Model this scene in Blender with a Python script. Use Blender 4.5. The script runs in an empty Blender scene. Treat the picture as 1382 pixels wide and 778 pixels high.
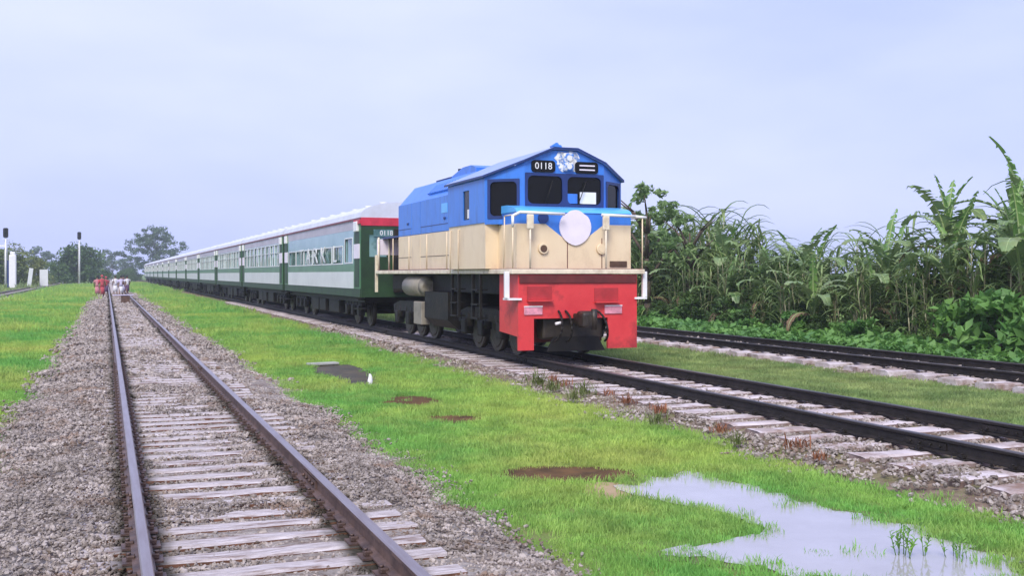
import bpy, bmesh, math, random
import numpy as np
from mathutils import Vector, Matrix

R = math.radians
rnd = random.Random(7)
rng = np.random.default_rng(11)
scene = bpy.context.scene
COL = scene.collection

# ------------------------------------------------------------------ camera
YAW = R(21.0)
cd = bpy.data.cameras.new("camera")
cam = bpy.data.objects.new("camera", cd)
COL.objects.link(cam)
cam.location = (0.0, 0.0, 2.05)
cam.rotation_euler = (R(90), 0, -YAW)
cd.sensor_width = 36.0
cd.lens = 37.12
cd.shift_y = -0.01375
cd.clip_start = 0.1
cd.clip_end = 6000
scene.camera = cam

# ------------------------------------------------------------------ sky, sun, exposure
SUN_EL, SUN_AZ = R(46), R(213)          # azimuth clockwise from +Y
world = bpy.data.worlds.new("World")
scene.world = world
world.use_nodes = True
wn, wl = world.node_tree.nodes, world.node_tree.links
wn.clear()
w_out = wn.new("ShaderNodeOutputWorld")
w_bg = wn.new("ShaderNodeBackground")
sky = wn.new("ShaderNodeTexSky")
sky.sky_type = 'NISHITA'
sky.sun_disc = False
sky.sun_elevation = SUN_EL
sky.sun_rotation = SUN_AZ
sky.dust_density = 3.0
w_bg.inputs["Strength"].default_value = 0.1
# overcast layer over the clear sky: pale lavender cloud, brighter towards the horizon haze
w_tc = wn.new("ShaderNodeTexCoord")
w_sep = wn.new("ShaderNodeSeparateXYZ")
w_ramp = wn.new("ShaderNodeValToRGB")
w_ramp.color_ramp.elements[0].position = 0.0
w_ramp.color_ramp.elements[0].color = (2.5, 2.85, 5.5, 1)
w_ramp.color_ramp.elements[1].position = 0.55
w_ramp.color_ramp.elements[1].color = (2.75, 3.12, 5.6, 1)
w_noise = wn.new("ShaderNodeTexNoise")
w_noise.inputs["Scale"].default_value = 2.2
w_noise.inputs["Detail"].default_value = 4
w_map = wn.new("ShaderNodeMapping")
w_map.inputs["Scale"].default_value = (1, 1, 3)
w_nr = wn.new("ShaderNodeMapRange")
w_nr.inputs["From Min"].default_value = 0.25
w_nr.inputs["From Max"].default_value = 0.75
w_nr.inputs["To Min"].default_value = 0.0
w_nr.inputs["To Max"].default_value = 1.0
w_mul = wn.new("ShaderNodeMix"); w_mul.data_type = 'RGBA'
w_mul.inputs["B"].default_value = (3.9, 4.1, 5.9, 1)
w_mix = wn.new("ShaderNodeMix"); w_mix.data_type = 'RGBA'
w_mix.inputs["Factor"].default_value = 0.9
wl.new(w_tc.outputs["Generated"], w_sep.inputs[0])
wl.new(w_sep.outputs["Z"], w_ramp.inputs[0])
wl.new(w_tc.outputs["Generated"], w_map.inputs[0])
wl.new(w_map.outputs[0], w_noise.inputs["Vector"])
wl.new(w_noise.outputs["Fac"], w_nr.inputs["Value"])
wl.new(w_ramp.outputs["Color"], w_mul.inputs["A"])
wl.new(w_nr.outputs[0], w_mul.inputs["Factor"])
wl.new(sky.outputs["Color"], w_mix.inputs["A"])
wl.new(w_mul.outputs["Result"], w_mix.inputs["B"])
wl.new(w_mix.outputs["Result"], w_bg.inputs["Color"])
wl.new(w_bg.outputs[0], w_out.inputs["Surface"])

sd = bpy.data.lights.new("sun", 'SUN')
sun = bpy.data.objects.new("sun", sd)
COL.objects.link(sun)
sd.energy = 1.5
sd.angle = R(24)
sd.color = (1.0, 0.95, 0.85)
sv = Vector((math.sin(SUN_AZ) * math.cos(SUN_EL), math.cos(SUN_AZ) * math.cos(SUN_EL), math.sin(SUN_EL)))
sun.rotation_euler = sv.to_track_quat('Z', 'Y').to_euler()

scene.view_settings.view_transform = 'Standard'
scene.view_settings.look = 'None'
scene.view_settings.exposure = 1.18
scene.view_settings.gamma = 1.0
scene.cycles.use_denoising = True
scene.cycles.max_bounces = 6
scene.cycles.diffuse_bounces = 3
scene.cycles.glossy_bounces = 3
scene.cycles.transmission_bounces = 4
scene.cycles.transparent_max_bounces = 8
scene.cycles.volume_bounces = 2
scene.cycles.volume_step_rate = 4.0

# ------------------------------------------------------------------ materials
def principled(name, col, rough=0.6, metal=0.0, spec=0.5, var=0.0, vscale=3.0, col2=None, bump=0.0,
               bscale=30.0, coord='Object', dirt=None, dirt_scale=2.0, dirt_amt=0.5, transl=0.0, detail=5.0, dirt_lo=0.48, dirt_hi=0.66,
               stretch=None, rails=(), mottle=0.0, mottle_scale=2.0, ramp=(0.34, 0.66)):
    m = bpy.data.materials.new(name)
    m.use_nodes = True
    nt = m.node_tree; N, L = nt.nodes, nt.links
    N.clear()
    out = N.new("ShaderNodeOutputMaterial")
    b = N.new("ShaderNodeBsdfPrincipled")
    b.inputs["Roughness"].default_value = rough
    b.inputs["Metallic"].default_value = metal
    b.inputs["Specular IOR Level"].default_value = spec
    if coord == 'World':
        g = N.new("ShaderNodeNewGeometry"); vec = g.outputs["Position"]
    else:
        t = N.new("ShaderNodeTexCoord"); vec = t.outputs["Object"]
    if stretch:
        mp = N.new("ShaderNodeMapping"); mp.inputs["Scale"].default_value = stretch
        L.new(vec, mp.inputs[0]); vec = mp.outputs[0]
    cur = None
    if col2 is None and var > 0:
        col2 = tuple(max(0, c * (1 - var)) for c in col); col = tuple(min(1, c * (1 + var * 0.6)) for c in col)
    if col2 is not None:
        n = N.new("ShaderNodeTexNoise"); n.inputs["Scale"].default_value = vscale
        n.inputs["Detail"].default_value = detail; n.inputs["Roughness"].default_value = 0.6
        L.new(vec, n.inputs["Vector"])
        r = N.new("ShaderNodeValToRGB")
        r.color_ramp.elements[0].position = ramp[0]; r.color_ramp.elements[1].position = ramp[1]
        r.color_ramp.elements[0].color = (*col2, 1); r.color_ramp.elements[1].color = (*col, 1)
        L.new(n.outputs["Fac"], r.inputs[0]); cur = r.outputs["Color"]
    if dirt is not None:
        n2 = N.new("ShaderNodeTexNoise"); n2.inputs["Scale"].default_value = dirt_scale
        n2.inputs["Detail"].default_value = 7; n2.inputs["Roughness"].default_value = 0.68
        L.new(vec, n2.inputs["Vector"])
        mr = N.new("ShaderNodeMapRange"); mr.inputs["From Min"].default_value = dirt_lo; mr.inputs["From Max"].default_value = dirt_hi
        mr.inputs["To Max"].default_value = dirt_amt
        L.new(n2.outputs["Fac"], mr.inputs["Value"])
        mx = N.new("ShaderNodeMix"); mx.data_type = 'RGBA'
        mx.inputs["B"].default_value = (*dirt, 1)
        if cur is None: mx.inputs["A"].default_value = (*col, 1)
        else: L.new(cur, mx.inputs["A"])
        L.new(mr.outputs[0], mx.inputs["Factor"]); cur = mx.outputs["Result"]
    if mottle > 0 and cur is not None:
        n4 = N.new("ShaderNodeTexNoise"); n4.inputs["Scale"].default_value = mottle_scale; n4.inputs["Detail"].default_value = 8
        n4.inputs["Roughness"].default_value = 0.7; L.new(vec, n4.inputs["Vector"])
        m4 = N.new("ShaderNodeMapRange"); m4.inputs["From Min"].default_value = 0.36; m4.inputs["From Max"].default_value = 0.62
        m4.inputs["To Min"].default_value = 1 - mottle; m4.inputs["To Max"].default_value = 1.0
        L.new(n4.outputs["Fac"], m4.inputs["Value"])
        s4 = N.new("ShaderNodeVectorMath"); s4.operation = 'SCALE'; L.new(cur, s4.inputs[0]); L.new(m4.outputs[0], s4.inputs["Scale"]); cur = s4.outputs[0]
    if rails and cur is not None:      # dark bands with noisy edges along the rails
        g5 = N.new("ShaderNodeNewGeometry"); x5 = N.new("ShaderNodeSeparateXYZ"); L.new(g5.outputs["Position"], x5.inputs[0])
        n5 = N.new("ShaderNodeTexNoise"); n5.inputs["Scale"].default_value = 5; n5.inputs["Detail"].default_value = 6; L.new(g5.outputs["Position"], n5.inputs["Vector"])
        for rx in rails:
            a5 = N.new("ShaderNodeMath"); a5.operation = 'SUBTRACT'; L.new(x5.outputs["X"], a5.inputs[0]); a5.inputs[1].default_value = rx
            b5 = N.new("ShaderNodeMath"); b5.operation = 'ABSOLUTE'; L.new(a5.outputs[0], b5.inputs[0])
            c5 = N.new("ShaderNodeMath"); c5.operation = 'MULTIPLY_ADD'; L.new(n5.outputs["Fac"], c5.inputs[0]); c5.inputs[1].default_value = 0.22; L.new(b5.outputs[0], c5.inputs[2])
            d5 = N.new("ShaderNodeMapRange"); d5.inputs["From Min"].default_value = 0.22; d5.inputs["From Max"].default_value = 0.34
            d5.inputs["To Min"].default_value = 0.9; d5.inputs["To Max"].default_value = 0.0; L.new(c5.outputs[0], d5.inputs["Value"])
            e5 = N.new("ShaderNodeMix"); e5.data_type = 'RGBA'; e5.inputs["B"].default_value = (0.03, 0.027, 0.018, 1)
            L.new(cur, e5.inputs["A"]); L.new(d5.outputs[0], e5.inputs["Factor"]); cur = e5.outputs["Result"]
    if cur is None: b.inputs["Base Color"].default_value = (*col, 1)
    else: L.new(cur, b.inputs["Base Color"])
    if bump > 0:
        n3 = N.new("ShaderNodeTexNoise"); n3.inputs["Scale"].default_value = bscale; n3.inputs["Detail"].default_value = 6
        L.new(vec, n3.inputs["Vector"])
        bp = N.new("ShaderNodeBump"); bp.inputs["Strength"].default_value = bump; bp.inputs["Distance"].default_value = 0.03
        L.new(n3.outputs["Fac"], bp.inputs["Height"]); L.new(bp.outputs[0], b.inputs["Normal"])
    if transl > 0:
        tr = N.new("ShaderNodeBsdfTranslucent")
        if cur is None: tr.inputs["Color"].default_value = (*col, 1)
        else: L.new(cur, tr.inputs["Color"])
        ms = N.new("ShaderNodeMixShader"); ms.inputs[0].default_value = transl
        L.new(b.outputs[0], ms.inputs[1]); L.new(tr.outputs[0], ms.inputs[2]); L.new(ms.outputs[0], out.inputs[0])
    else:
        L.new(b.outputs[0], out.inputs[0])
    return m

M = {}
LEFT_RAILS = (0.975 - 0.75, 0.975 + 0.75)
# setting
M['soil'] = principled('soil', (0.15, 0.23, 0.05), 0.95, spec=0.1, col2=(0.09, 0.18, 0.03), vscale=0.5, coord='World',
                       dirt=(0.24, 0.19, 0.11), dirt_scale=0.9, dirt_amt=0.6, bump=0.5, bscale=14)
M['grass'] = principled('grass', (0.52, 0.68, 0.15), 0.75, spec=0.2, ramp=(.40, .62), mottle=.36, mottle_scale=2.2, col2=(0.23, 0.54, 0.12), vscale=0.22, coord='World',
                        dirt=(0.60, 0.62, 0.18), dirt_scale=0.3, dirt_amt=0.6, transl=0.35)
M['dull_grass'] = principled('dull_grass', (0.44, 0.54, 0.20), 0.8, spec=0.2, mottle=.4, mottle_scale=1.6, col2=(0.22, 0.34, 0.12), vscale=0.9, coord='World',
                        dirt=(0.25, 0.25, 0.10), dirt_scale=0.7, dirt_amt=0.5, transl=0.3)
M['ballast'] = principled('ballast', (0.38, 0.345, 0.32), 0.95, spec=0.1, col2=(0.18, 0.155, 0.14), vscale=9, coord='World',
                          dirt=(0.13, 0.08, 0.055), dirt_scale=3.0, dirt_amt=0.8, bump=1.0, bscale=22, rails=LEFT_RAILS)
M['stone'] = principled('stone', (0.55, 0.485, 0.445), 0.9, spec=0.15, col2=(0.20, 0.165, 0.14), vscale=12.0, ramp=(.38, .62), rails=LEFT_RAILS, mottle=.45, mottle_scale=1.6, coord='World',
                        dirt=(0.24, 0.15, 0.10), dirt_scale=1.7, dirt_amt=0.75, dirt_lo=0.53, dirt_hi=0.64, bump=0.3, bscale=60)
M['dirt'] = principled('track_dirt', (0.30, 0.23, 0.18), 0.95, spec=0.1, col2=(0.12, 0.085, 0.06), vscale=5, coord='World',
                       dirt=(0.20, 0.22, 0.08), dirt_scale=1.3, dirt_amt=0.7, bump=0.9, bscale=25)
M['mud'] = principled('mud', (0.15, 0.085, 0.04), 0.95, spec=0.08, col2=(0.07, 0.045, 0.025), vscale=3, coord='World', bump=0.6, bscale=9)
M['wet_soil'] = principled('wet_soil', (0.16, 0.14, 0.07), 0.7, spec=0.25, col2=(0.10, 0.12, 0.045), vscale=3, coord='World', bump=0.6, bscale=9)
M['tan_mud'] = principled('tan_mud', (0.42, 0.31, 0.18), 0.7, spec=0.2, col2=(0.30, 0.21, 0.12), vscale=3, coord='World', bump=0.3, bscale=9)
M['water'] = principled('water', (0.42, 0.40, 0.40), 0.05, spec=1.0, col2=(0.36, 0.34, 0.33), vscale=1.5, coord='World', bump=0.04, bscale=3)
M['bog'] = principled('bog', (0.035, 0.032, 0.018), 0.55, spec=0.2, col2=(0.09, 0.07, 0.035), vscale=2.2, coord='World', bump=0.8, bscale=7)
M['dark_water'] = principled('dark_water', (0.05, 0.05, 0.03), 0.3, spec=0.25, col2=(0.09, 0.075, 0.04), vscale=2.5, coord='World', bump=0.1, bscale=4)
# track
M['rail_rust'] = principled('rail_rust', (0.16, 0.10, 0.08), 0.55, metal=0.3, col2=(0.07, 0.045, 0.04), vscale=6, bump=0.2, bscale=40)
M['rail_head'] = principled('rail_head', (0.36, 0.31, 0.31), 0.33, metal=0.75, col2=(0.28, 0.22, 0.21), vscale=3, stretch=(8, 0.6, 8))
M['rail_black'] = principled('rail_black', (0.026, 0.021, 0.019), 0.6, metal=0.0, spec=0.3, col2=(0.011, 0.009, 0.008), vscale=5, bump=0.2, bscale=40)
M['rail_head_dark'] = principled('rail_head_dark', (0.13, 0.115, 0.115), 0.4, metal=0.6, col2=(0.035, 0.03, 0.03), vscale=1.2, stretch=(4, 0.5, 4))
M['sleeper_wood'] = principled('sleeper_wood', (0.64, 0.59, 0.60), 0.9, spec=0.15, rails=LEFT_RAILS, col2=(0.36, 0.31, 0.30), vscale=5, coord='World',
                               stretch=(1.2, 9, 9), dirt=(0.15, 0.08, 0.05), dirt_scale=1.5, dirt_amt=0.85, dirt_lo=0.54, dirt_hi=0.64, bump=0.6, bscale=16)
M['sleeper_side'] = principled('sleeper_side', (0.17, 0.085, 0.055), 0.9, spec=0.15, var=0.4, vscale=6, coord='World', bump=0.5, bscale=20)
M['sleeper_pale'] = principled('sleeper_pale', (0.62, 0.56, 0.57), 0.9, spec=0.15, col2=(0.40, 0.34, 0.33), vscale=3, coord='World',
                               dirt=(0.20, 0.12, 0.08), dirt_scale=1.9, dirt_amt=0.85, bump=0.5, bscale=14)
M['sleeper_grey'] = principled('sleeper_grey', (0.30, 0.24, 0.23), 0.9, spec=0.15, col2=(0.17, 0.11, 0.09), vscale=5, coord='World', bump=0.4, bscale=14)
# train
M['blue'] = principled('blue_paint', (0.055, 0.23, 0.76), 0.36, col2=(0.04, 0.19, 0.68), vscale=0.8, dirt=(0.03, 0.10, 0.33), dirt_scale=1.6, dirt_amt=0.5, stretch=(2.2, 2.2, 0.6))
M['light_blue'] = principled('light_blue_paint', (0.10, 0.42, 0.86), 0.3, var=0.1, vscale=1.0)
M['navy'] = principled('navy_paint', (0.012, 0.035, 0.16), 0.45, var=0.2)
M['beige'] = principled('beige_paint', (0.80, 0.65, 0.45), 0.45, col2=(0.75, 0.59, 0.39), vscale=1.0,
                        dirt=(0.42, 0.29, 0.18), dirt_scale=1.8, dirt_amt=0.4, dirt_lo=0.52, dirt_hi=0.76, stretch=(1.6, 1.6, 0.9))
M['cream'] = principled('cream_paint', (0.78, 0.69, 0.53), 0.5, var=0.12, vscale=4, dirt=(0.33, 0.2, 0.12), dirt_scale=3, dirt_amt=0.5)
M['red'] = principled('red_paint', (0.74, 0.065, 0.065), 0.4, col2=(0.60, 0.035, 0.042), vscale=1.3, dirt=(0.20, 0.015, 0.02), dirt_scale=1.3, dirt_amt=0.75, dirt_lo=0.5)
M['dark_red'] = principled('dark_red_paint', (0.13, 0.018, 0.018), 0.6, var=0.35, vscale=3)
M['shade_red'] = principled('recess_shade_red', (0.42, 0.03, 0.035), 0.5, var=0.3, vscale=3)  # skirt red darkened to paint the shade in the step recesses
M['pink'] = principled('pink_plate', (0.72, 0.30, 0.38), 0.5, var=0.3, vscale=9)
M['black'] = principled('black_iron', (0.009, 0.008, 0.007), 0.6, spec=0.3, var=0.4, vscale=4, dirt=(0.035, 0.025, 0.016), dirt_scale=2.5, dirt_amt=0.5, bump=0.25, bscale=15)
M['oily'] = principled('oily_iron', (0.030, 0.022, 0.014), 0.5, var=0.5, vscale=5, bump=0.3, bscale=18)
M['white'] = principled('white_paint', (0.82, 0.81, 0.82), 0.4, var=0.06, vscale=4)
M['lilac'] = principled('lilac_white_plate', (0.80, 0.73, 0.82), 0.45, var=0.07, vscale=3)
M['pale_roof'] = principled('pale_roof', (0.60, 0.63, 0.73), 0.6, var=0.08, vscale=1.5, dirt=(0.45, 0.44, 0.46), dirt_scale=1.2, dirt_amt=0.4)
M['grey_roof'] = principled('grey_roof', (0.28, 0.38, 0.66), 0.6, var=0.15, vscale=2, dirt=(0.2, 0.19, 0.2), dirt_scale=2, dirt_amt=0.5)
M['glass'] = principled('dark_glass', (0.006, 0.006, 0.006), 0.05, spec=0.18)
M['teal_glass'] = principled('teal_glass', (0.20, 0.34, 0.34), 0.04, spec=1.0, ramp=(.45, .55), col2=(0.06, 0.13, 0.11), vscale=0.6, coord='World')
M['teal'] = principled('teal_paint', (0.30, 0.46, 0.48), 0.18, spec=0.9, col2=(0.22, 0.37, 0.38), vscale=0.7, coord='World')
M['mauve'] = principled('mauve_paint', (0.46, 0.43, 0.50), 0.45, var=0.12, vscale=1.5, coord='World')
M['green'] = principled('green_paint', (0.06, 0.20, 0.075), 0.35, col2=(0.035, 0.13, 0.045), vscale=1.3, coord='World')
M['soft_green'] = principled('soft_green_paint', (0.12, 0.27, 0.15), 0.3, spec=0.7, col2=(0.07, 0.18, 0.09), vscale=1.3, coord='World')
M['dark_green'] = principled('dark_green_paint', (0.02, 0.06, 0.02), 0.5, col2=(0.012, 0.03, 0.012), vscale=2, coord='World')
M['band'] = principled('white_band_paint', (0.68, 0.70, 0.70), 0.3, var=0.08, vscale=1.0, coord='World')
M['maroon'] = principled('maroon_paint', (0.20, 0.05, 0.07), 0.5, var=0.2)
M['gutter_red'] = principled('gutter_red', (0.55, 0.03, 0.06), 0.45, var=0.2)
M['tank_grey'] = principled('tank_grey', (0.30, 0.27, 0.22), 0.6, var=0.35, vscale=3, dirt=(0.08, 0.06, 0.04), dirt_scale=3, dirt_amt=0.6)
M['brown_box'] = principled('brown_box', (0.10, 0.055, 0.035), 0.8, var=0.4, vscale=5)
M['lamp'] = principled('lamp_glass', (0.75, 0.75, 0.72), 0.1, spec=0.8)
# vegetation
M['banana'] = principled('banana_leaf', (0.29, 0.40, 0.17), 0.35, col2=(0.13, 0.23, 0.08), vscale=1.2, coord='World', transl=0.3, dirt=(0.20, 0.16, 0.06), dirt_scale=1.5, dirt_amt=0.4)
M['banana_fresh'] = principled('banana_leaf_fresh', (0.22, 0.38, 0.09), 0.45, col2=(0.13, 0.27, 0.07), vscale=1.5, coord='World', transl=0.35)
M['banana_dry'] = principled('banana_leaf_dry', (0.24, 0.16, 0.09), 0.8, col2=(0.15, 0.10, 0.06), vscale=2, coord='World', transl=0.2)
M['rib'] = principled('leaf_rib', (0.30, 0.40, 0.16), 0.5)
M['stem'] = principled('banana_stem', (0.16, 0.17, 0.06), 0.7, col2=(0.13, 0.085, 0.05), vscale=3, stretch=(6, 6, 0.8), bump=0.3, bscale=20)
M['reed'] = principled('reed_leaf', (0.28, 0.38, 0.14), 0.45, col2=(0.10, 0.18, 0.05), vscale=0.7, coord='World', transl=0.3, dirt=(0.22, 0.19, 0.08), dirt_scale=1.1, dirt_amt=0.25)
M['stalk'] = principled('reed_stalk', (0.36, 0.35, 0.22), 0.7, col2=(0.18, 0.16, 0.09), vscale=3)
M['bush'] = principled('bush_leaf', (0.11, 0.19, 0.045), 0.6, col2=(0.045, 0.10, 0.025), vscale=0.5, coord='World', transl=0.25)
M['pale_leaf'] = principled('pale_leaf', (0.26, 0.38, 0.14), 0.55, col2=(0.12, 0.22, 0.07), vscale=1.2, coord='World', transl=0.3)
M['bush_olive'] = principled('olive_leaf', (0.22, 0.25, 0.06), 0.6, col2=(0.10, 0.15, 0.035), vscale=0.15, coord='World', transl=0.25)
M['tree_leaf'] = principled('tree_leaf', (0.12, 0.18, 0.09), 0.6, col2=(0.06, 0.11, 0.05), vscale=0.15, coord='World', transl=0.2)
M['cover'] = principled('cover_leaf', (0.18, 0.36, 0.08), 0.55, col2=(0.08, 0.21, 0.05), vscale=0.8, coord='World', transl=0.3)
M['herb'] = principled('herb_leaf', (0.26, 0.46, 0.09), 0.5, col2=(0.15, 0.34, 0.06), vscale=6, coord='World', transl=0.35)
M['weed'] = principled('weed_leaf', (0.16, 0.22, 0.05), 0.6, col2=(0.12, 0.14, 0.04), vscale=3, coord='World', transl=0.3)
M['rust_weed'] = principled('rust_weed', (0.28, 0.11, 0.05), 0.7, var=0.3, vscale=5, coord='World', transl=0.2)
M['bark'] = principled('bark', (0.10, 0.075, 0.055), 0.9, var=0.3, vscale=4, bump=0.5, bscale=20)
# people, lineside
M['skin'] = principled('skin', (0.20, 0.11, 0.07), 0.6)
M['hair'] = principled('hair', (0.012, 0.01, 0.01), 0.6)
M['cloth_red'] = principled('red_cloth', (0.46, 0.07, 0.09), 0.9, var=0.3, vscale=6)
M['cloth_rose'] = principled('rose_cloth', (0.52, 0.20, 0.24), 0.9, var=0.2, vscale=6)
M['cloth_white'] = principled('white_cloth', (0.70, 0.69, 0.74), 0.9, var=0.1, vscale=6)
M['cloth_lilac'] = principled('lilac_cloth', (0.52, 0.48, 0.66), 0.9, var=0.15, vscale=6)
M['cloth_plum'] = principled('plum_cloth', (0.10, 0.05, 0.11), 0.9, var=0.2, vscale=6)
M['concrete'] = principled('concrete', (0.36, 0.37, 0.34), 0.9, var=0.15, vscale=4, bump=0.3, bscale=20)

# ------------------------------------------------------------------ mesh helpers
class MB:
    def __init__(s): s.v = []; s.f = []; s.m = []; s.sm = []
    def add(s, verts, faces, mi=0, smooth=False):
        o = len(s.v); s.v.extend([tuple(p) for p in verts])
        for fc in faces: s.f.append([i + o for i in fc]); s.m.append(mi); s.sm.append(smooth)
    def box(s, x0, x1, y0, y1, z0, z1, mi=0, bev=0.0):
        if bev <= 0:
            v = [(x, y, z) for z in (z0, z1) for y in (y0, y1) for x in (x0, x1)]
            s.add(v, [(0, 2, 3, 1), (4, 5, 7, 6), (0, 1, 5, 4), (2, 6, 7, 3), (0, 4, 6, 2), (1, 3, 7, 5)], mi)
            return
        b = min(bev, (x1 - x0) * .45, (y1 - y0) * .45, (z1 - z0) * .45)
        bm = bmesh.new(); bmesh.ops.create_cube(bm, size=1)
        for v in bm.verts:
            v.co = ((x0 + x1) / 2 + v.co.x * (x1 - x0), (y0 + y1) / 2 + v.co.y * (y1 - y0), (z0 + z1) / 2 + v.co.z * (z1 - z0))
        bmesh.ops.bevel(bm, geom=bm.edges[:], offset=b, segments=2, affect='EDGES', profile=0.5)
        bm.verts.ensure_lookup_table(); bm.verts.index_update()
        s.add([v.co[:] for v in bm.verts], [[v.index for v in f.verts] for f in bm.faces], mi)
        bm.free()
    def tube(s, p0, p1, r0, r1=None, n=8, mi=0, cap=True):
        r1 = r0 if r1 is None else r1
        p0, p1 = Vector(p0), Vector(p1); d = (p1 - p0)
        if d.length < 1e-6: return
        q = d.to_track_quat('Z', 'Y'); vs = []
        for p, r in ((p0, r0), (p1, r1)):
            for k in range(n):
                a = 2 * math.pi * k / n
                vs.append(p + q @ Vector((math.cos(a) * r, math.sin(a) * r, 0)))
        s.add(vs, [(k, (k + 1) % n, n + (k + 1) % n, n + k) for k in range(n)], mi, True)
        if cap:
            o = len(s.v) - 2 * n
            s.f.append([o + k for k in reversed(range(n))]); s.m.append(mi); s.sm.append(False)
            s.f.append([o + n + k for k in range(n)]); s.m.append(mi); s.sm.append(False)
    def path(s, pts, r, n=6, mi=0):
        for a, b in zip(pts[:-1], pts[1:]): s.tube(a, b, r, r, n, mi)
    def prism(s, poly, axis, a0, a1, mi=0):
        """poly: list of 2-tuples in the plane perpendicular to axis ('x':(y,z),'y':(x,z),'z':(x,y))"""
        def P(p, a): return {'x': (a, p[0], p[1]), 'y': (p[0], a, p[1]), 'z': (p[0], p[1], a)}[axis]
        n = len(poly); vs = [P(p, a0) for p in poly] + [P(p, a1) for p in poly]
        fs = [(k, (k + 1) % n, n + (k + 1) % n, n + k) for k in range(n)] + [list(range(n))[::-1], list(range(n, 2 * n))]
        s.add(vs, fs, mi)
    def mesh(s, name, mats):
        me = bpy.data.meshes.new(name)
        me.from_pydata(s.v, [], s.f)
        for mt in mats: me.materials.append(mt)
        me.polygons.foreach_set('material_index', s.m)
        me.polygons.foreach_set('use_smooth', s.sm)
        bm = bmesh.new(); bm.from_mesh(me); bmesh.ops.recalc_face_normals(bm, faces=bm.faces[:]); bm.to_mesh(me); bm.free()
        me.update()
        return me
    def build(s, name, mats, parent=None, **k):
        if not isinstance(mats, (list, tuple)): mats = [mats]
        return link(name, s.mesh(name, mats), parent, **k)

def link(name, me, parent=None, loc=None, rot=None, scale=None):
    o = bpy.data.objects.new(name, me); COL.objects.link(o)
    if parent is not None: o.parent = parent
    if loc is not None: o.location = loc
    if rot is not None: o.rotation_euler = rot
    if scale is not None: o.scale = scale if isinstance(scale, (tuple, list)) else (scale,) * 3
    return o

def tag(o, label=None, cat=None, group=None, kind=None):
    if label: o['label'] = label
    if cat: o['category'] = cat
    if group: o['group'] = group
    if kind: o['kind'] = kind
    return o

def thing(name, label, cat, loc=(0, 0, 0), rz=0.0, group=None, scale=1.0):
    o = link(name, None, None, loc, (0, 0, rz), scale)
    o.empty_display_size = 0.3
    return tag(o, label, cat, group)

def copy_tree(o, parent=None):
    c = o.copy(); COL.objects.link(c); c.parent = parent
    for ch in o.children: copy_tree(ch, c)
    return c

def np_mesh(name, verts, faces, mats, midx=None, smooth=False):
    """verts (N,3), faces (F,k) all of one size"""
    verts = np.asarray(verts, dtype=np.float32); faces = np.asarray(faces, dtype=np.int32)
    me = bpy.data.meshes.new(name)
    F, k = faces.shape
    me.vertices.add(len(verts)); me.vertices.foreach_set('co', verts.ravel())
    me.loops.add(F * k); me.loops.foreach_set('vertex_index', faces.ravel())
    me.polygons.add(F); me.polygons.foreach_set('loop_start', np.arange(F, dtype=np.int32) * k)
    for mt in (mats if isinstance(mats, (list, tuple)) else [mats]): me.materials.append(mt)
    if midx is not None: me.polygons.foreach_set('material_index', np.asarray(midx, dtype=np.int32))
    if smooth: me.polygons.foreach_set('use_smooth', np.ones(F, dtype=bool))
    me.update(calc_edges=True)
    return me

# geometry-node scatter for uncountable stuff
def scatter(name, pts, rots, scl, protos, label, cat, parent=None):
    pts = np.asarray(pts, dtype=np.float32); n = len(pts)
    me = bpy.data.meshes.new(name)
    me.vertices.add(n); me.vertices.foreach_set('co', pts.ravel())
    a = me.attributes.new('rotv', 'FLOAT_VECTOR', 'POINT'); a.data.foreach_set('vector', np.asarray(rots, dtype=np.float32).ravel())
    a = me.attributes.new('sclf', 'FLOAT', 'POINT'); a.data.foreach_set('value', np.asarray(scl, dtype=np.float32))
    a = me.attributes.new('pick', 'INT', 'POINT'); a.data.foreach_set('value', rng.integers(0, len(protos), n).astype(np.int32))
    o = link(name, me, parent)
    c = bpy.data.collections.new(name + '_kit')
    for i, p in enumerate(protos):
        po = bpy.data.objects.new('%s_kit_%02d' % (name, i), p); c.objects.link(po)
    g = bpy.data.node_groups.new(name + '_scatter', 'GeometryNodeTree')
    g.interface.new_socket('Geometry', in_out='INPUT', socket_type='NodeSocketGeometry')
    g.interface.new_socket('Geometry', in_out='OUTPUT', socket_type='NodeSocketGeometry')
    N, L = g.nodes, g.links
    gi, go = N.new('NodeGroupInput'), N.new('NodeGroupOutput')
    ip = N.new('GeometryNodeInstanceOnPoints')
    ci = N.new('GeometryNodeCollectionInfo'); ci.inputs['Collection'].default_value = c
    ci.inputs['Separate Children'].default_value = True; ci.inputs['Reset Children'].default_value = True
    def attr(nm, dt):
        x = N.new('GeometryNodeInputNamedAttribute'); x.data_type = dt; x.inputs['Name'].default_value = nm
        return x.outputs['Attribute']
    L.new(gi.outputs[0], ip.inputs['Points']); L.new(ci.outputs[0], ip.inputs['Instance'])
    ip.inputs['Pick Instance'].default_value = True
    L.new(attr('pick', 'INT'), ip.inputs['Instance Index'])
    e2r = N.new('FunctionNodeEulerToRotation'); L.new(attr('rotv', 'FLOAT_VECTOR'), e2r.inputs[0]); L.new(e2r.outputs[0], ip.inputs['Rotation'])
    L.new(attr('sclf', 'FLOAT'), ip.inputs['Scale']); L.new(ip.outputs[0], go.inputs[0])
    md = o.modifiers.new('scatter', 'NODES'); md.node_group = g
    tag(o, label, cat, kind='stuff')
    return o

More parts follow.
